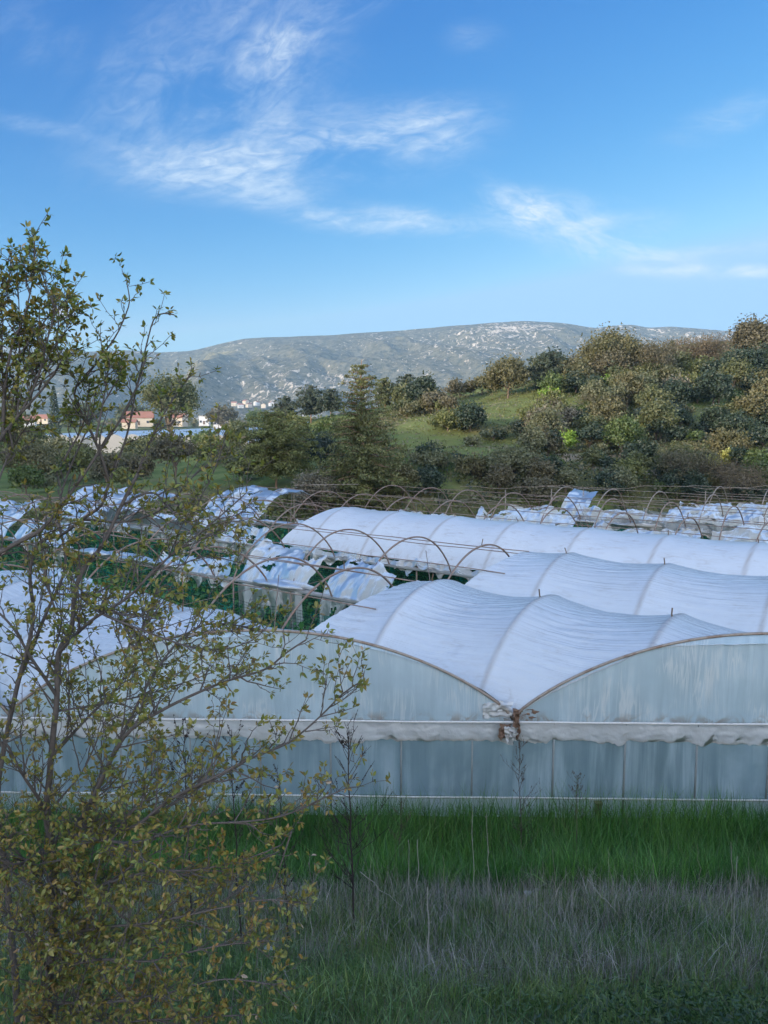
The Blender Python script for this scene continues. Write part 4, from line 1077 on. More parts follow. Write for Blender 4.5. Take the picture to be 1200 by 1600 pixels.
def where_label(px, py, s, pal, what):
    k = min(MARKS, key=lambda m: math.hypot(m[0] - px, (m[1] - py) * 1.3)); dx, dy = px - k[0], py - k[1]
    rel = ('well ' if abs(dx) > 55 else '') + ('right of' if dx > 0 else 'left of') if abs(dx) > abs(dy) * .8 else ('below' if dy > 0 else 'above')
    return '%s %s %s %s the %s' % ('small' if s < 30 else 'medium' if s < 44 else 'large', HUE[pal], what, rel, k[2])
fill = 0
for i in range(700):
    if fill >= 150: break
    px = rng.uniform(610, 1215); d = rng.uniform(58, 122); x = at_y(px, 660, d)[0]; z = T(x, d); py = 660 + (CZ - z) / d * F
    if 470 < px < 665 and d < 80: continue
    if any(math.hypot((px - mx) / ma, (py - 4 - my) / (mb_ * 1.3)) < .95 for mx, my, ma, mb_ in MEADOW): continue
    if (725 < px < 850 and 612 < py < 650) or (1080 < px < 1215 and 640 < py < 665) or (700 < px < 830 and 682 < py < 706) or (880 < px < 920 and 695 < py < 725): continue
    s = rng.uniform(22, 52) * (1 if fill % 3 else 1.3)
    pal = ['oak', 'olive', 'pine', 'dark', 'dark', 'green', 'brown', 'ygreen'][int(rng.integers(0, 8))]
    if px > 1000 and d < 95: pal = ['dark', 'pine', 'dark', 'green', 'oak'][int(rng.integers(0, 5))]
    tree('shrub', where_label(px, py - s / 2, s, pal, 'wild shrub'), 'shrub', px, d, py - s * rng.uniform(.65, 1.15), s, 'bush' if fill % 2 else 'round', pal, 'wild shrubs scattered over the wooded slope', .9, .04)
    fill += 1

for i in range(26):
    px = rng.uniform(-40, 400); d = rng.uniform(72, 190); x = at_y(px, 660, d)[0]; z = T(x, d); py = 660 + (CZ - z) / d * F
    if 215 < px < 320 and d < 118: continue
    s = rng.uniform(26, 60)
    fp = ['ygreen', 'olive', 'oak', 'pine', 'green', 'brown'][i % 6]
    tree('broadleaf_tree', where_label(px, py - s / 2, s, fp, 'field tree'), 'tree', px, d, py - s * rng.uniform(.7, 1.1), s, 'round' if i % 3 else 'bush', ['ygreen', 'olive', 'oak', 'pine', 'green', 'brown'][i % 6], 'field trees behind the leafy tree', 1.0, .06)
# ground scrub between the trees
def scatter_clumps(npt, xr, yr, mask, hgt, cs, pals, per, wide):
    mb = MB()
    x = rng.uniform(*xr, npt); y = rng.uniform(*yr, npt); z = terrain(x, y)
    px = 600 + F * x / y; py = 660 + (CZ - z) / y * F
    ok = mask(x, y, z, px, py); x, y, z = x[ok], y[ok], z[ok]
    n = len(x)
    for j, pal in enumerate(pals):
        s = np.arange(n) % len(pals) == j
        m_ = s.sum()
        c = np.repeat(np.stack([x[s], y[s], z[s]], -1), per, 0)
        hh = np.repeat(rng.uniform(.5, 1.2, m_), per)
        off = rng.normal(size=(m_ * per, 3)) * np.array([wide, wide, 0]); off[:, 2] = rng.random(m_ * per) * hgt * hh
        leafcards(c + off, None, cs, pcols(pal, m_ * per), mb)
    return mb
def hillmask(x, y, z, px, py):
    meadow = np.zeros(x.shape, bool)
    for mx, my, ma, mb_ in MEADOW: meadow |= np.hypot((px - mx) / ma, (py - my) / mb_) < 1.1
    meadow |= ((px > 700) & (px < 850) & (py > 608) & (py < 655)) | ((px > 1080) & (py > 632) & (py < 668)) | ((px > 700) & (px < 840) & (py > 680) & (py < 708)) | ((px > 875) & (px < 1060) & (py > 690) & (py < 730) & (fbm(x * .3, y * .3, 66) < .55))
    keep = fbm(x * .12, y * .12, 65) > np.where(meadow, .80, .40)
    return (px > 560) & (px < 1300) & keep
tag(scatter_clumps(7500, (-5, 85), (57, 135), hillmask, .8, .21, ['oak', 'pine', 'dark', 'olive', 'brown'], 9, .45).build('undergrowth', M['leaf']), 'low brown and green scrub covering the hillside', 'scrub', kind='stuff')
tag(scatter_clumps(7000, (-5, 85), (57, 135), lambda x, y, z, px, py: (px > 560) & (px < 1300), .22, .16, ['ygreen', 'olive', 'ygreen', 'grey'], 8, .5).build('hillside_grass', M['grass']), 'tufty olive grass on the hillside', 'grass', kind='stuff')
tag(scatter_clumps(2600, (-90, 6), (53, 62), lambda x, y, z, px, py: px < 640, 1.1, .3, ['oak', 'olive', 'ygreen', 'pine'], 9, .5).build('weeds', M['leaf']), 'rough weeds along the back edge of the greenhouses', 'weeds', kind='stuff')
# the wooded valley floor far off
def far_mask(x, y, z, px, py): return (px > -150) & (px < 620) & ((y > 530) | ((px > 440) & (y > 250))) & (fbm(x * .01, y * .01, 68) > .36)
tag(scatter_clumps(3000, (-700, 60), (250, 1300), far_mask, 6.5, 2.4, ['pine', 'dark', 'oak', 'green', 'brown'], 12, 2.6).build('far_wood', M['leaf']), 'wooded valley floor under the mountain', 'woodland', kind='stuff')

# ------------------------------------------------------------------ far buildings
def frame_axes(ang):
    return np.array([[math.cos(ang), math.sin(ang), 0], [-math.sin(ang), math.cos(ang), 0], [0, 0, 1]])
def house(name, label, px, py, d, w, dep, h, wall, roofm, roofh, ang=0., group=None, flat=False, wins=3, zadd=0):
    p = at_y(px, py, d); z0 = p[2]
    c = np.array([p[0], d, z0]); A = frame_axes(ang)
    root = empty(name, c, label, 'house' if not flat else 'building', group)
    def Q(v): return c + np.asarray(v, float) @ A
    mb = MB(); mb.box(c + np.array([0, 0, h / 2 - .5]), (w, dep, h + 1), A)
    if not flat:
        for s in (-1, 1): mb.add(Q([(s * w / 2, -dep / 2, h), (s * w / 2, dep / 2, h), (s * w / 2, 0, h + roofh)]), tris=[(0, 1, 2)])
    mb.build('wall', wall, root)
    mb = MB()
    if flat: mb.box(c + np.array([0, 0, h + .15]), (w + .6, dep + .6, .3), A)
    else:
        ov = .5
        for s in (-1, 1):
            a = [(-w / 2 - ov, s * (dep / 2 + ov), h - ov * roofh / (dep / 2)), (w / 2 + ov, s * (dep / 2 + ov), h - ov * roofh / (dep / 2)), (w / 2 + ov, 0, h + roofh), (-w / 2 - ov, 0, h + roofh)]
            b_ = [(x, y, z + .25) for x, y, z in a]
            mb.add(Q(a + b_), [(0, 1, 2, 3), (4, 5, 6, 7), (0, 1, 5, 4), (1, 2, 6, 5), (2, 3, 7, 6), (3, 0, 4, 7)])
    mb.build('roof', roofm, root)
    for i in range(wins):
        xx = (i - (wins - 1) / 2) * w / max(1, wins) * .95
        isdoor = (i == wins // 2)
        sz = (1.1, .12, 2.1) if isdoor else (1.3, .12, 1.3); zc = 1.05 if isdoor else 1.7
        mb = MB(); mb.box(Q([xx, -dep / 2 - .03, zc]), sz, A); mb.build('door' if isdoor else 'window', M['wood'] if isdoor else M['glass'], root)
house('farmhouse', 'cream farmhouse with a red tiled roof left of the umbrella-crowned pine', 218, 664, 430, 15, 9, 4.2, M['plaster'], M['roof_tile'], 3.2, .25)
house('farm_shed', 'low red-roofed lean-to in front of the cream farmhouse', 203, 667, 415, 7, 6, 2.6, M['plaster'], M['roof_tile'], 1.4, .1, wins=1)
house('house', 'small cream house seen below the umbrella-crowned pine', 278, 664, 440, 9, 7, 4.4, M['plaster'], M['roof_tile'], 2.0, -.2)
house('house', 'small red-roofed house nearest the left edge behind the thin branches', 44, 664, 430, 8, 7, 2.8, M['white_wall'], M['roof_tile'], 2.4, .3)
house('house', 'small orange-roofed house between the cypress and the left-edge house', 70, 660, 520, 10, 8, 2.8, M['plaster'], M['roof_tile'], 2.4, -.2)
house('building', 'tall white building in the valley left of the low white one', 320, 663, 470, 6, 7, 5.0, M['white_wall'], M['concrete'], 1, .1, flat=True)
house('building', 'long low white building in the valley right of the tall white one', 347, 666, 440, 8.5, 6, 2.8, M['white_wall'], M['concrete'], 1, 0, flat=True, wins=5)
for i, (px, py) in enumerate([(366, 634), (376, 637), (389, 636), (401, 633), (412, 637), (424, 634), (384, 631)]):
    house('village_house', 'tiny %s house of the village at the foot of the mountain' % ['cream', 'white'][i % 2], px, py, 1560 + 25 * (i % 4), 11, 9, 6, [M['plaster'], M['white_wall']][i % 2], M['roof_tile'], 2.5, .4 * i, 'village houses under the mountain', wins=3)

# far multi-span greenhouses in the valley
def far_house(label, x0, x1, y0, y1, nspan, ztop, wallh):
    root = empty('greenhouse', ((x0 + x1) / 2, y0, 0), label, 'greenhouse', 'far greenhouse blocks in the valley')
    nx = nspan * 12 + 1
    x = np.linspace(x0, x1, nx)[None]; y = np.linspace(y0, y1, 40)[:, None]
    ph = (np.linspace(0, nspan, nx) % 1.0); pr = np.sin(np.pi * ph) ** .7; pr[-1] = 0
    Z = ztop + pr[None] * 1.3 + (fbm(x * .2, y * .05, 71) - .5) * .5
    mb = MB(); mb.grid(np.stack([x + 0 * y, y + 0 * x, Z + 0 * y], -1), uv=np.stack([x + 0 * y, y + 0 * x], -1)); mb.build('roof_film', M['roof_far'], root, True)
    zg = np.array([terrain(x[0], np.full(nx, y0))]) - .3
    mb = MB(); zz = np.concatenate([zg, Z[:1]]); mb.grid(np.stack([np.repeat(x, 2, 0), np.full((2, nx), y0), zz], -1), uv=np.stack([np.repeat(x, 2, 0), zz], -1)); mb.build('end_film', M['far_wall'], root)
    for xe in (x0, x1):
        mb = MB(); yy = y[:, 0]; zt = np.full(40, ztop); zb = terrain(np.full(40, xe), yy) - .3
        mb.grid(np.stack([np.full((2, 40), xe), np.stack([yy, yy]), np.stack([zb, zt])], -1)); mb.build('side_film', M['far_wall'], root)
M['roof_far'] = film('far_roof_film', (.78, .84, .94), .04, .3, (.3, .5), .3, .05, rough=.25, gloss=.3)
M['far_wall'] = film('far_wall_film', (.55, .55, .54), .06, .4, (.3, .5), .3, .05)
def Xat(px, y): return (px - 600) / F * y
far_house('long far white greenhouse block at the left, behind the leafy tree', Xat(30, 215), Xat(222, 215), 215, 520, 7, 3.5, 2)
far_house('far white greenhouse block with bluish roofs beside the low white building', Xat(238, 210), Xat(378, 210), 210, 520, 6, 3.6, 2)
far_house('small far white greenhouse just left of the feathery pine', Xat(376, 190), Xat(402, 190), 190, 240, 2, 2.8, 2)
far_house('small far white greenhouse glimpsed through the feathery pine', Xat(438, 150), Xat(468, 150), 150, 175, 2, 7.0, 2)
far_house('small far white greenhouse glimpsed between the feathery pine and the tall shaggy pine', Xat(500, 118), Xat(534, 118), 118, 130, 2, 5.1, 2)
# ------------------------------------------------------------------ grass of the bank
def blades(n, xr, yr, h, wd, cols, lean=.35, mask=None, hfun=None, seg=3):
    xr = (xr[0] - 2.6, xr[1] + 2.6); n = int(n * (xr[1] - xr[0]) / (xr[1] - xr[0] - 5.2))
    x = rng.uniform(*xr, n); y = rng.uniform(*yr, n)
    ok = np.abs(x) < .52 * y + 3.2
    if mask is not None: ok &= mask(x, y)
    x, y = x[ok], y[ok]; n = len(x)
    z = terrain(x, y) - .02
    hh = rng.uniform(h[0], h[1], n)
    if hfun is not None: hh = hh * hfun(x, y)
    a = rng.random(n) * 6.283; wv = rng.uniform(wd[0], wd[1], n)
    ln = hh * np.abs(rng.normal(0, lean, n)); b = rng.random(n) * 6.283
    side = np.stack([np.cos(a), np.sin(a), 0 * a], -1); dirn = np.stack([np.cos(b), np.sin(b), 0 * b], -1)
    base = np.stack([x, y, z], -1); rows = []
    for s in np.linspace(0, 1, seg + 1):
        c = base + dirn * (ln * s ** 2)[:, None]; c[:, 2] += hh * (s - .25 * s ** 2 * np.minimum(1, ln / hh))
        wi = wv * (1 - s ** 1.6 * .93)
        rows.append(c - side * wi[:, None] / 2); rows.append(c + side * wi[:, None] / 2)
    V = np.stack(rows, 1); k = 2 * (seg + 1)
    q0 = np.array([[2 * i, 2 * i + 1, 2 * i + 3, 2 * i + 2] for i in range(seg)])
    q = (np.arange(n)[:, None, None] * k + q0[None]).reshape(-1, 4)
    ca, cb = np.array(cols[0]), np.array(cols[1])
    f = np.clip(fbm(x * 1.1, y * 1.1, 91)[:, None] * 1.2 - .3 + rng.normal(0, .3, (n, 1)), 0, 1)
    c = (ca * (1 - f) + cb * f) * rng.uniform(.5, 1.5, (n, 1))
    mb = MB(); mb.add(V.reshape(-1, 3), q, col=np.repeat(c, k, 0)); return mb

def merge(*ms):
    out = MB()
    for m_ in ms:
        for v, c, u in zip(m_.v, m_.c, m_.uv): out.v.append(v); out.c.append(c); out.uv.append(u)
        for f in m_.f4: out.f4.append(f + out.n)
        for f in m_.f3: out.f3.append(f + out.n)
        out.n += m_.n
    return out
tall = blades(62000, (-9, 9), (9.9, 14.5), (.50, 1.12), (.008, .018), [(.034, .135, .020), (.13, .28, .05)], .42, mask=lambda x, y: y > 10.2 + 1.6 * (fbm(x * .7, 0 * x, 82) - .5) + .6 * (fbm(x * 3, y * 3, 83) - .5), hfun=lambda x, y: (.40 + .75 * fbm(x * 1.1, y * .9, 92) + .35 * fbm(x * 4, y * 4, 85)) * np.where(y > 12, 1.0, .85))
tall = merge(tall, blades(15000, (-7, 7), (7.4, 10.4), (.16, .42), (.005, .010), [(.04, .11, .02), (.09, .17, .04)], .5, mask=lambda x, y: fbm(x * .9 + 7, y * .9, 81) > .50))
tall = merge(tall, blades(4200, (-8, 8), (10.6, 14.2), (.5, 1.08), (.003, .006), [(.13, .14, .07), (.26, .24, .14)], .38, mask=lambda x, y: fbm(x * .8, y * .8, 84) > .46))
tag(tall.build('tall_grass', M['grass']), 'tall fresh green grass in front of the greenhouse wall', 'grass', kind='stuff')
dry = merge(blades(27000, (-7, 7), (6.6, 10.8), (.18, .46), (.003, .007), [(.27, .255, .27), (.44, .41, .40)], .45, mask=lambda x, y: fbm(x * .8, y * .8, 93) + .25 * np.exp(-((y - 9.0) / .9) ** 2) > .50 + .10 * sstep(8.4, 6.8, y) + .46 * (vnoise(x * .45, y * .45, 99) - .5)),
            blades(9000, (-6, 6), (5.4, 8.2), (.15, .38), (.003, .006), [(.15, .135, .12), (.24, .21, .18)], .55, mask=lambda x, y: fbm(x * .7 + 3, y * .7, 98) > .54),
            blades(4500, (-7, 7), (8.6, 10.6), (.3, .65), (.003, .006), [(.24, .22, .21), (.38, .34, .30)], .4))
tag(dry.build('dry_grass', M['dry']), 'greyish dead grass stems along the top of the bank', 'dry grass', kind='stuff')
near = merge(blades(60000, (-5.5, 5.5), (3.6, 9.9), (.08, .25), (.005, .012), [(.07, .155, .045), (.23, .31, .11)], .6, hfun=lambda x, y: .6 + .9 * fbm(x * 1.3, y * 1.3, 94)),
             blades(26000, (-5.5, 5.5), (4.2, 9.4), (.14, .36), (.004, .009), [(.10, .20, .045), (.30, .33, .10)], .5, mask=lambda x, y: fbm(x * .9, y * .9, 95) > .5),
             blades(9000, (-5, 5), (4.2, 8.0), (.12, .3), (.003, .005), [(.10, .09, .075), (.16, .14, .11)], .8))
tag(near.build('grass', M['grass']), 'short mixed green grass covering the near bank', 'grass', kind='stuff')
# leafy weeds in the near grass
n = 42000
x = rng.uniform(-7.5, 7.5, n); y = rng.uniform(4.0, 8.6, n); ok = (np.abs(x) < .52 * y + 3) & (fbm(x * 1.6, y * 1.6, 96) > .5); x, y = x[ok], y[ok]; n = len(x)
P = np.stack([x, y, terrain(x, y) + rng.random(n) * .16], -1); f = rng.random((n, 1))
mb = MB(); leafcards(P, np.tile([0, 0, 1.], (n, 1)), .017, np.array([.05, .105, .03]) * (1 - f) + np.array([.14, .20, .06]) * f, mb, aspect=3.6)
# trailing vetch-like tangle at the lower right
n = 5000; a = rng.normal(size=(n, 2)) * [.75, .45] + [2.6, 5.2]
P = np.stack([a[:, 0], a[:, 1], terrain(a[:, 0], a[:, 1]) + rng.random(n) ** 1.5 * .30], -1)
leafcards(P, None, .022, np.array([.015, .04, .012]) + rng.random((n, 1)) * np.array([.03, .06, .02]), mb, aspect=2.6)
tag(mb.build('weeds', M['leaf']), 'small leafy weeds growing through the near grass', 'weeds', kind='stuff')

# ------------------------------------------------------------------ dead stalks and saplings on the bank
def stalk_pts(px0, py0, px1, py1, d0, d1, n=9, wob=.012):
    a = at_y(px0, py0, d0); b = at_y(px1, py1, d1)
    a[2] = min(a[2], T(a[0], a[1]) - .03) if abs(a[2] - T(a[0], a[1])) < .9 else a[2]
    t = np.linspace(0, 1, n)[:, None]
    return a * (1 - t) + b * t + rng.normal(size=(n, 3)) * wob * np.sin(t * np.pi) ** .5
def stalk(name, label, cat, line, r, col, twigs=0, tl=.1, group=None, beads=0, matk='dry'):
    P = stalk_pts(*line)
    P[0, 2] = T(P[0, 0], P[0, 1]) - .03
    root = empty(name, P[0], label, cat, group)
    mb = MB(); mb.tube(P, np.linspace(r, r * .45, len(P)), 5, col=np.array(col)); 
    sep_twigs = False
    if sep_twigs or not twigs:
        mb.build('stem', M[matk], root, True); mb = MB()
    if twigs:
        for i in range(twigs):
            s = rng.uniform(.22, .98); p = np.array([np.interp(s, np.linspace(0, 1, len(P)), P[:, j]) for j in range(3)])
            a = rng.random() * 6.283; l_ = tl * rng.uniform(.4, 1.15) * (1.25 - s * .8)
            e = p + [math.cos(a) * l_ * .72, math.sin(a) * l_ * .72, l_ * .72]
            m_ = (p + e) / 2 + rng.normal(0, .05, 3) * l_
            mb.tube([p, m_, e], [r * .32, r * .26, r * .16], 4, col=np.array(col))
            if beads:
                for k in range(beads):
                    f = rng.uniform(.3, 1); c = p + (e - p) * f
                    leafcards(c[None] + rng.normal(0, .004, (1, 3)), None, .016, np.array([col]) * .8, mb, aspect=1.4)
            for k in range(2 if tl > .2 else 0):
                f = rng.uniform(.3, .9); c = p + (e - p) * f; a2 = a + rng.normal(0, .8)
                e2 = c + np.array([math.cos(a2) * .5, math.sin(a2) * .5, .8]) * l_ * .45
                mb.tube([c, e2], [r * .26, r * .16], 4, col=np.array(col))
                if beads:
                    g = c + (e2 - c) * rng.uniform(.3, 1, (beads, 1)); leafcards(g + rng.normal(0, .004, g.shape), None, .015, np.tile(np.array([col]) * .8, (beads, 1)), mb, aspect=1.5)
        mb.build('twigs' if sep_twigs else 'stem', M[matk], root)
    return root
PALE = (.38, .36, .33); DRK = (.05, .042, .042)
stalk('dead_stalk', 'pale dead weed stalk before the tall grass, taller of the close pair', 'dead stalk', (741, 1390, 737, 1255, 9.6, 9.7), .005, PALE, 14, .07)
stalk('dead_stalk', 'pale dead weed stalk before the tall grass, shorter and bent of the close pair', 'dead stalk', (764, 1384, 760, 1272, 9.6, 9.7), .005, PALE, 12, .08)
stalk('dead_stalk', 'pale spiky dead stalk standing in the near grass below the grey stems', 'dead stalk', (671, 1490, 668, 1386, 7.4, 7.6), .009, PALE, 24, .06)
stalk('dead_stalk', 'thin white stalk standing at the right side of the bank', 'dead stalk', (1146, 1475, 1152, 1338, 7.6, 7.8), .0045, PALE)
stalk('dead_stalk', 'short pale stalk just left of the pair, slightly thicker', 'dead stalk', (654, 1385, 652, 1312, 9.5, 9.6), .007, PALE, 10, .05)
stalk('dead_stalk', 'short pale stalk left of the pair, leftmost there', 'dead stalk', (639, 1380, 638, 1312, 9.5, 9.6), .006, PALE, 10, .05)
stalk('dead_stalk', 'thin stalk rising before the tall grass at the right', 'dead stalk', (1141, 1395, 1142, 1315, 9.4, 9.5), .005, (.3, .27, .24), 4, .05)
for i, (px, py, d) in enumerate([(1025, 1378, 9.3), (1095, 1372, 9.6), (1170, 1376, 9.5), (700, 1392, 9.2), (870, 1376, 9.6), (960, 1380, 9.5), (560, 1440, 8.2), (480, 1420, 8.5), (820, 1430, 8.4)]):
    stalk('dead_stalk', 'thin short straw-coloured stalk ' + ['well right of the broken leaning stalk', 'midway from the broken leaning stalk to the white stalk', 'just right of the white stalk', 'between the spiky stalk and the close pair', 'midway from the close pair to the broken leaning stalk', 'right beside the broken leaning stalk', 'at the foot of the dark beaded sapling', 'near the lower right leaves of the leafy tree', 'lower on the bank, right of the close pair'][i], 'dead stalk', (px, py + 30, px + rng.normal(0, 10), py - rng.uniform(25, 60), d, d), .004, (.3, .27, .22), 5, .05, 'short dead stalks in the grey grass')
stalk('fallen_stalk', 'pale broken stalk leaning across the grey grass at the right', 'dead stalk', (975, 1418, 918, 1374, 9.0, 9.3), .007, PALE)
stalk('fallen_stalk', 'pale broken stalk lying across the grass left of the spiky stalk', 'dead stalk', (650, 1398, 562, 1362, 9.2, 9.4), .006, PALE)
stalk('sapling', 'dark leafless sapling with beaded twigs rising before the front wall', 'sapling', (553, 1425, 545, 1150, 8.6, 8.9), .014, DRK, 40, .72, None, 4)
stalk('sapling', 'thin leafless brown shoot with a bushy top below the film valley', 'sapling', (816, 1330, 812, 1160, 12.3, 12.6), .009, (.09, .07, .065), 40, .62, None, 3)
stalk('sapling', 'short leafless brown shoot right of the bushy-topped one', 'sapling', (901, 1310, 903, 1212, 12.4, 12.6), .006, (.12, .10, .085), 26, .40, None, 3)
stalk('sapling', 'dark leafless shoot with catkin-like buds beside the leafy tree', 'sapling', (296, 1330, 285, 1130, 7.5, 7.8), .009, DRK, 28, .46, None, 5)
stalk('sapling', 'dark leafless shoot just right of the leafy tree, below the gutter rail', 'sapling', (375, 1380, 362, 1140, 7.8, 8.0), .009, DRK, 26, .44, None, 5)
stalk('sapling', 'low leafless brown shoot beside the dark beaded sapling', 'sapling', (622, 1340, 628, 1245, 11.8, 12), .006, (.12, .09, .08), 22, .40, None, 2)
stalk('sapling', 'slender dark shoot with few side twigs, left of the beaded sapling', 'sapling', (450, 1440, 436, 1215, 8.2, 8.4), .008, DRK, 22, .42, None, 4)

# dead leaf-like pale scrap of paper-white film lying on the bank
def litter(name, label, px, py, d, s, mat):
    p = at_y(px, py, d); p[2] = T(p[0], p[1]) + .12
    a = np.linspace(-1, 1, 9)[:, None]; b = np.linspace(-1, 1, 9)[None]
    P = np.stack([p[0] + s * a * (1 - .3 * b * b) + 0 * b, p[1] + s * .6 * b + 0 * a, p[2] + s * .7 * (fbm(a * 2 + px, b * 2, 33) - .2)], -1)
    mb = MB(); mb.grid(P, uv=np.stack([a + 0 * b, b + 0 * a], -1)); tag(mb.build(name, mat), label, 'litter')
litter('plastic_scrap', 'torn white plastic scrap lying in the grass beside the leafy tree', 420, 1458, 7.8, .06, M['flap'])
litter('plastic_scrap', 'greyish plastic scrap caught at the foot of the tall grass', 825, 1346, 10.2, .055, M['wall_post'])

# ------------------------------------------------------------------ the leafy tree at the left
LEAFN = [0]
def catmull(P, step=.035):
    P = np.asarray(P, float); Q = np.concatenate([[2 * P[0] - P[1]], P, [2 * P[-1] - P[-2]]]); out = []
    for i in range(1, len(Q) - 2):
        n = max(2, int(np.linalg.norm(Q[i + 1] - Q[i]) / step)); t = np.linspace(0, 1, n, endpoint=False)[:, None]
        out.append(.5 * (2 * Q[i] + (Q[i + 1] - Q[i - 1]) * t + (2 * Q[i - 1] - 5 * Q[i] + 4 * Q[i + 1] - Q[i + 2]) * t ** 2 + (3 * Q[i] - Q[i - 1] - 3 * Q[i + 1] + Q[i + 2]) * t ** 3))
    out.append(P[-1:]); return np.concatenate(out)
LIMBS = [  # (points px, py, distance), base radius, tip radius, twig density
 ([(70, 1640, 3.30), (78, 1520, 3.28), (86, 1400, 3.26), (80, 1320, 3.25), (72, 1270, 3.25), (80, 1185, 3.22), (90, 1090, 3.2), (92, 1020, 3.2), (112, 985, 3.2), (118, 925, 3.2), (135, 885, 3.2), (162, 850, 3.22), (190, 790, 3.25), (215, 740, 3.3)], .030, .008, .7),
 ([(84, 1370, 3.26), (120, 1290, 3.15), (150, 1235, 3.1), (176, 1180, 3.05), (202, 1140, 3.0), (252, 1108, 2.95), (312, 1080, 2.95), (360, 1062, 2.95), (415, 1045, 2.95), (450, 1018, 2.95), (478, 1000, 2.95)], .017, .004, 1.0),
 ([(176, 1180, 3.05), (215, 1100, 3.2), (250, 1040, 3.35), (300, 985, 3.5), (350, 975, 3.55), (405, 985, 3.6)], .010, .003, 1.1),
 ([(120, 1290, 3.15), (200, 1292, 2.95), (260, 1250, 2.9), (330, 1215, 2.85), (400, 1180, 2.85), (450, 1160, 2.85), (500, 1120, 2.85), (535, 1085, 2.85), (566, 1064, 2.85)], .012, .0035, 1.0),
 ([(100, 1300, 3.2), (150, 1310, 3.0), (212, 1315, 2.85), (290, 1290, 2.8), (380, 1284, 2.8), (440, 1275, 2.8), (495, 1252, 2.8), (540, 1232, 2.82)], .010, .003, 1.0),
 ([(86, 1420, 3.26), (150, 1390, 3.0), (230, 1365, 2.9), (310, 1360, 2.85), (390, 1340, 2.85), (440, 1320, 2.9)], .010, .003, 1.1),
 ([(84, 1460, 3.27), (160, 1450, 3.0), (250, 1440, 2.85), (340, 1420, 2.8), (410, 1405, 2.8), (470, 1410, 2.85)], .009, .003, 1.1),
 ([(78, 1520, 3.28), (150, 1500, 2.95), (240, 1500, 2.8), (330, 1480, 2.75), (420, 1470, 2.8)], .009, .003, 1.1),
 ([(72, 1600, 3.3), (160, 1570, 2.9), (260, 1550, 2.75), (350, 1530, 2.75), (440, 1540, 2.8)], .009, .003, 1.0),
 ([(70, 1640, 3.3), (190, 1600, 2.9), (300, 1590, 2.75), (400, 1585, 2.75)], .008, .003, 1.0),
 # left stems
 ([(30, 1650, 3.6), (20, 1500, 3.55), (10, 1380, 3.5), (-5, 1260, 3.5), (10, 1150, 3.5), (30, 1060, 3.5), (50, 970, 3.5), (45, 900, 3.5), (60, 850, 3.5), (95, 838, 3.45), (130, 812, 3.42), (160, 790, 3.4), (172, 755, 3.4), (200, 680, 3.42), (214, 610, 3.45), (228, 545, 3.45), (240, 500, 3.45), (256, 490, 3.45), (272, 492, 3.45)], .024, .003, .75),
 ([(-40, 900, 3.2), (-10, 870, 3.2), (30, 850, 3.2), (66, 828, 3.2), (95, 790, 3.2), (118, 760, 3.22)], .017, .008, .7),
 ([(118, 760, 3.22), (160, 700, 3.25), (190, 655, 3.28), (215, 605, 3.3), (228, 560, 3.3)], .008, .004, .7),
 ([(172, 755, 3.4), (150, 690, 3.35), (115, 615, 3.3), (130, 592, 3.3), (165, 545, 3.3), (185, 515, 3.3), (200, 480, 3.3), (202, 462, 3.3), (197, 434, 3.3)], .009, .0025, .8),
 ([(-30, 760, 3.0), (0, 690, 3.0), (30, 650, 3.0), (70, 605, 3.0), (100, 560, 3.0)], .011, .004, .8),
 ([(5, 690, 3.05), (8, 610, 3.05), (18, 540, 3.05), (35, 500, 3.05), (45, 460, 3.05), (52, 420, 3.05), (54, 378, 3.05)], .010, .0025, 1.2),
 ([(30, 650, 3.0), (60, 590, 3.0), (75, 530, 3.0), (85, 480, 3.0), (72, 450, 3.02), (64, 420, 3.05)], .007, .0025, 1.2),
 ([(-10, 640, 3.15), (-5, 540, 3.15), (0, 460, 3.15), (10, 440, 3.15), (18, 405, 3.15)], .008, .0025, 1.2),
 ([(30, 1060, 3.5), (70, 960, 3.6), (100, 880, 3.7), (90, 800, 3.75), (110, 730, 3.8), (140, 660, 3.8), (150, 610, 3.8)], .012, .004, .8),
 ([(190, 790, 3.25), (240, 770, 3.3), (290, 815, 3.1), (318, 770, 3.1), (335, 735, 3.1), (352, 685, 3.1)], .007, .0025, .9),
 ([(92, 1020, 3.2), (140, 970, 3.05), (200, 930, 3.0), (250, 880, 3.0), (300, 840, 3.0), (350, 800, 3.0), (385, 770, 3.0)], .010, .003, 1.0),
 ([(80, 1185, 3.22), (130, 1130, 3.4), (190, 1060, 3.5), (230, 960, 3.55), (260, 900, 3.6), (320, 870, 3.6), (380, 880, 3.6)], .009, .003, 1.0),
 ([(90, 1090, 3.2), (50, 1030, 3.05), (20, 980, 3.0), (-15, 945, 3.0)], .010, .005, .9),
 ([(72, 1270, 3.25), (35, 1210, 3.1), (10, 1160, 3.05), (-20, 1120, 3.0)], .010, .005, 1.0),
 ([(80, 1320, 3.25), (30, 1350, 3.0), (-10, 1340, 2.9)], .010, .005, 1.1),
 ([(78, 1520, 3.28), (40, 1460, 3.0), (5, 1420, 2.85), (-30, 1400, 2.8)], .009, .004, 1.1),
 ([(215, 740, 3.3), (235, 690, 3.3), (260, 640, 3.3), (285, 600, 3.32), (300, 585, 3.35)], .006, .0025, .9),
 ([(130, 812, 3.42), (200, 815, 3.5), (260, 790, 3.55), (300, 745, 3.6), (330, 720, 3.6)], .008, .003, .9),
 ([(118, 925, 3.2), (160, 960, 3.0), (220, 985, 2.9), (290, 1010, 2.9), (350, 1015, 2.92), (395, 1000, 2.95)], .008, .003, 1.0),
]
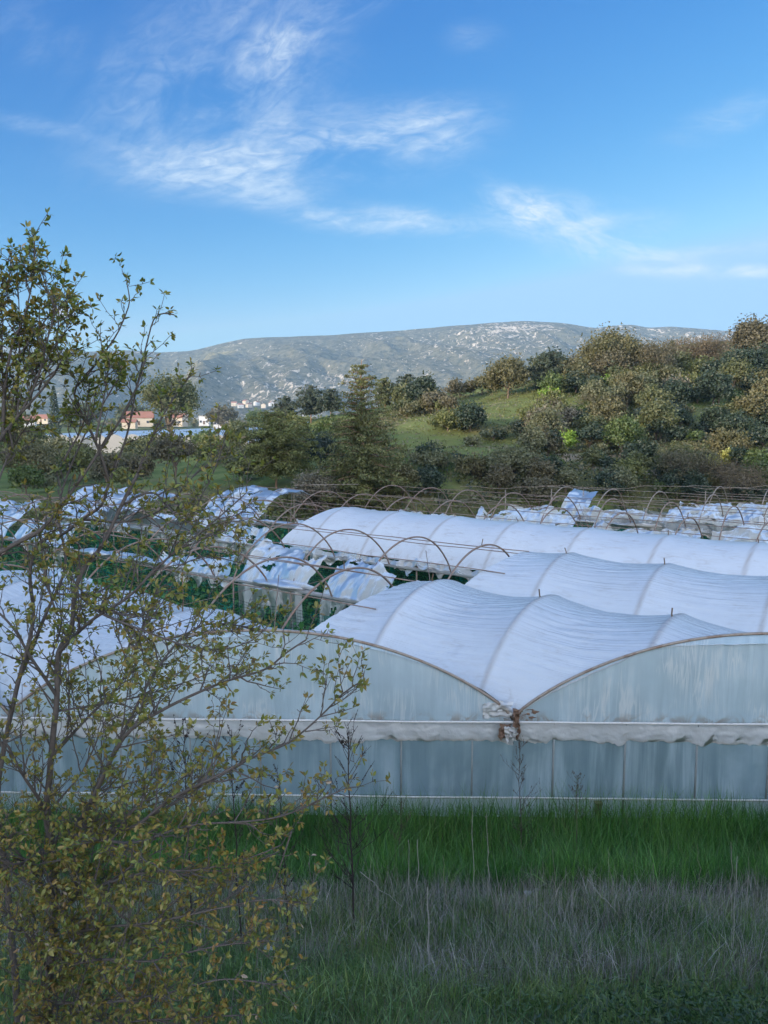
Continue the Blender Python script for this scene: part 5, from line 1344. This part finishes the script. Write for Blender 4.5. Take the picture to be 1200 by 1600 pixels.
for i in range(9):      # low shoots that fill the skirt of the tree
    s_ = rng.uniform(1270, 1600); ex = rng.uniform(-30, 440); ey = s_ + rng.uniform(-170, 60); dz = rng.uniform(2.7, 3.7); mx = 80 + (ex - 80) * .5
    LIMBS.append(([(80, s_, 3.26), (mx, (s_ + ey) / 2 + rng.uniform(-10, 40), (3.26 + dz) / 2), (ex, ey, dz)], .007, .0028, 1.1))
for (q0, q1, q2) in [((20, 700), (5, 600), (2, 470)), ((45, 640), (60, 560), (62, 480)), ((60, 610), (88, 540), (92, 470)), ((25, 640), (30, 560), (28, 450)), ((150, 690), (165, 620), (172, 560)), ((100, 720), (130, 670), (140, 600)), ((-5, 760), (20, 700), (50, 650))]:
    dd_ = rng.uniform(2.95, 3.35); LIMBS.append(([(*q0, dd_), (*q1, dd_ + .05), (*q2, dd_ + .02)], .006, .0022, 1.5))
for i in range(5):
    s_ = rng.uniform(880, 1260); ex = rng.uniform(-20, 400); ey = s_ - rng.uniform(40, 190); dz = rng.uniform(2.8, 3.8); mx = 90 + (ex - 90) * .5
    LIMBS.append(([(90, s_, 3.22), (mx, (s_ + ey) / 2 + rng.uniform(0, 30), (3.22 + dz) / 2), (ex, ey, dz)], .006, .0026, 1.0))
trunk0 = at_y(70, 1640, 3.30); zb = T(trunk0[0], trunk0[1])
root = empty('wild_pear_tree', (trunk0[0], trunk0[1], zb), 'young leafy tree with sparse olive and rust leaves on the bank at the left', 'tree')
twig = MB(); lf_P = []; lf_D = []; lf_S = []; lf_py = []
def spawn(P, r0, r1, level, dens, tls=1.0):
    """side shoots along a shoot P; leaves in clusters on the spurs"""
    seglen = np.linalg.norm(np.diff(P, axis=0), axis=1); cum = np.concatenate([[0], np.cumsum(seglen)]); Lt = cum[-1]
    step = (.034 if level == 0 else .040) / dens
    s = rng.uniform(.1, .2) * (1 if level == 0 else .3) * min(1, Lt)
    alt = rng.random() * 6.283
    while s < Lt:
        i = int(np.clip(np.searchsorted(cum, s), 1, len(P) - 1)); p = P[i]; tan = P[i] - P[i - 1]; tan /= np.linalg.norm(tan) + 1e-9
        rr = (r0 + (r1 - r0) * s / Lt)
        a = unit(1)[0]; perp = np.cross(tan, a); perp /= np.linalg.norm(perp) + 1e-9
        f = s / Lt
        if level < 2 and rng.random() < (.80 if level == 0 else .48):
            ang = R(rng.uniform(30, 65)); d = tan * math.cos(ang) + perp * math.sin(ang); d[2] += .35 * (rng.random() + .2); d /= np.linalg.norm(d)
            ln = (rng.uniform(.14, .50) if level == 0 else rng.uniform(.05, .16)) * (1.1 - .85 * f) * (tls if level == 0 else 1)
            n = max(4, int(ln / .03)); t = np.linspace(0, 1, n)[:, None]
            bend = np.cross(d, unit(1)[0]) * .18 + np.array([0, 0, .12])
            Q = p + d * ln * t + bend * ln * t ** 2 + rng.normal(size=(n, 3)) * .0025
            ra = min(rr * .6, .0042 if level == 0 else .0024); twig.tube(Q, np.linspace(ra, .0011, n), 4 if level else 5, cap=False)
            spawn(Q, ra, .001, level + 1, dens)
        elif rr < .011:
            # short spur with a rosette of leaves
            d = perp + tan * .4 + np.array([0, 0, .4]); d /= np.linalg.norm(d); ln = rng.uniform(.006, .022); e = p + d * ln
            twig.tube([p, e], [.0016, .0013], 4, cap=False)
            if rng.random() < (.66 if p[2] > 8.4 else .52):
                for _ in range(int(rng.integers(3, 7))):
                    ld = d * .9 + unit(1)[0] * .8; ld[2] -= .10; ld /= np.linalg.norm(ld); lf_P.append(e); lf_D.append(ld); lf_S.append(rng.uniform(.55, 1.15))
        s += step * rng.uniform(.55, 1.5)
    # end rosette
    tan = P[-1] - P[-2]; tan /= np.linalg.norm(tan) + 1e-9
    for _ in range(int(rng.integers(3, 6))):
        ld = tan * .6 + unit(1)[0] * .8; ld /= np.linalg.norm(ld); lf_P.append(P[-1]); lf_D.append(ld); lf_S.append(rng.uniform(.6, 1.1))
for i, (pts, r0, r1, dens) in enumerate(LIMBS):
    C3 = np.array([at_y(*p) for p in pts])
    if pts[0][1] >= 1600:
        C3 = np.concatenate([[[C3[0][0] - .01, C3[0][1], T(C3[0][0], C3[0][1]) - .08]], C3]) if C3[0][2] > T(C3[0][0], C3[0][1]) else C3
    P = catmull(C3); n = len(P)
    k = np.linspace(0, 1, n)
    P = P + np.stack([fbm(k * n * .07, 0 * k, 700 + i * 3 + j) - .5 for j in range(3)], -1) * .022 * np.sin(k * np.pi)[:, None] ** .5
    rad = (r0 * (1 - k) ** 1.15 + r1 * k) * (.95 if i in (0, 10) else .84)
    rad = rad * (1 + .10 * (fbm(k * n * .15, 0 * k, 760 + i) - .5))
    mb = MB(); mb.tube(P, rad, 9 if r0 > .012 else 7); mb.build('trunk' if i in (0, 10) else 'branch', M['bark'], root, True)
    spawn(P, r0, r1, 0, dens, .42 if pts[-1][1] < 700 else 1.0)
# hanging dead sticks
for (a, b) in [((455, 1300, 2.9), (425, 1390, 2.9)), ((405, 1345, 2.9), (436, 1330, 2.9)), ((205, 1315, 2.85), (204, 1352, 2.85)), ((5, 1350, 3.0), (100, 1420, 3.1))]:
    twig.tube([at_y(*a), (at_y(*a) + at_y(*b)) / 2 + rng.normal(0, .006, 3), at_y(*b)], [.004, .0035, .002], 5)
twig.build('twig', M['bark'], root, True)
lp, ld, ls = np.array(lf_P), np.array(lf_D), np.array(lf_S); n = len(lp)
up = np.array([0, 0, 1.]); side = np.cross(ld, up + rng.normal(size=(n, 3)) * .6); side /= np.linalg.norm(side, axis=1, keepdims=True) + 1e-9
nn = np.cross(side, ld)
Lf = (.028 * ls)[:, None]; wd = Lf * rng.uniform(.42, .58, (n, 1)); fold = rng.uniform(.1, .45, (n, 1)); droop = rng.uniform(-.1, .45, (n, 1))
p0 = lp; p1 = lp + ld * Lf * .18
cA = p1 + ld * Lf * .30 - nn * Lf * droop * .05; cB = p1 + ld * Lf * .68 - nn * Lf * droop * .22; cT = p1 + ld * Lf * 1.0 - nn * Lf * droop * .5
aL = cA + side * wd * .46 + nn * wd * fold * .5; aR = cA - side * wd * .46 + nn * wd * fold * .5
bL = cB + side * wd * .36 + nn * wd * fold * .4; bR = cB - side * wd * .36 + nn * wd * fold * .4
V = np.stack([p1, aL, cA, aR, bL, cB, bR, cT, p0 - side * .0007, p0 + side * .0007], 1)
b0 = np.arange(n)[:, None] * 10
quads = np.concatenate([b0 + np.array([[1, 4, 5, 2]]), b0 + np.array([[2, 5, 6, 3]])])
tris = np.concatenate([b0 + np.array([[0, 1, 2]]), b0 + np.array([[0, 2, 3]]), b0 + np.array([[4, 7, 5]]), b0 + np.array([[5, 7, 6]]), b0 + np.array([[8, 9, 0]])])
hrel = np.clip((lp[:, 2] - (CZ - 2.6)) / 2.6, 0, 1)[:, None]      # young rusty leaves low down, greener ones at the top
f = np.clip(rng.random((n, 1)) * .9 + .22 * (1 - hrel) - .16 + .5 * (fbm(lp[:, 0] * 3, lp[:, 2] * 3, 97) - .5)[:, None], 0, 1)
g_, o_, r_ = np.array([.125, .175, .040]), np.array([.225, .215, .044]), np.array([.25, .135, .040])
colr = np.where(f < .5, g_ * (1 - f * 2) + o_ * f * 2, o_ * (2 - 2 * f) + r_ * (2 * f - 1)) * rng.uniform(.7, 1.25, (n, 1))
bleach = rng.random((n, 1)) < .012; colr = np.where(bleach, np.array([.38, .30, .24]), colr)
mb = MB(); mb.add(V.reshape(-1, 3), quads, tris, col=np.repeat(colr, 10, 0)); mb.build('foliage', M['leaf'], root)
print('leaves', n, 'twig verts', twig.n)
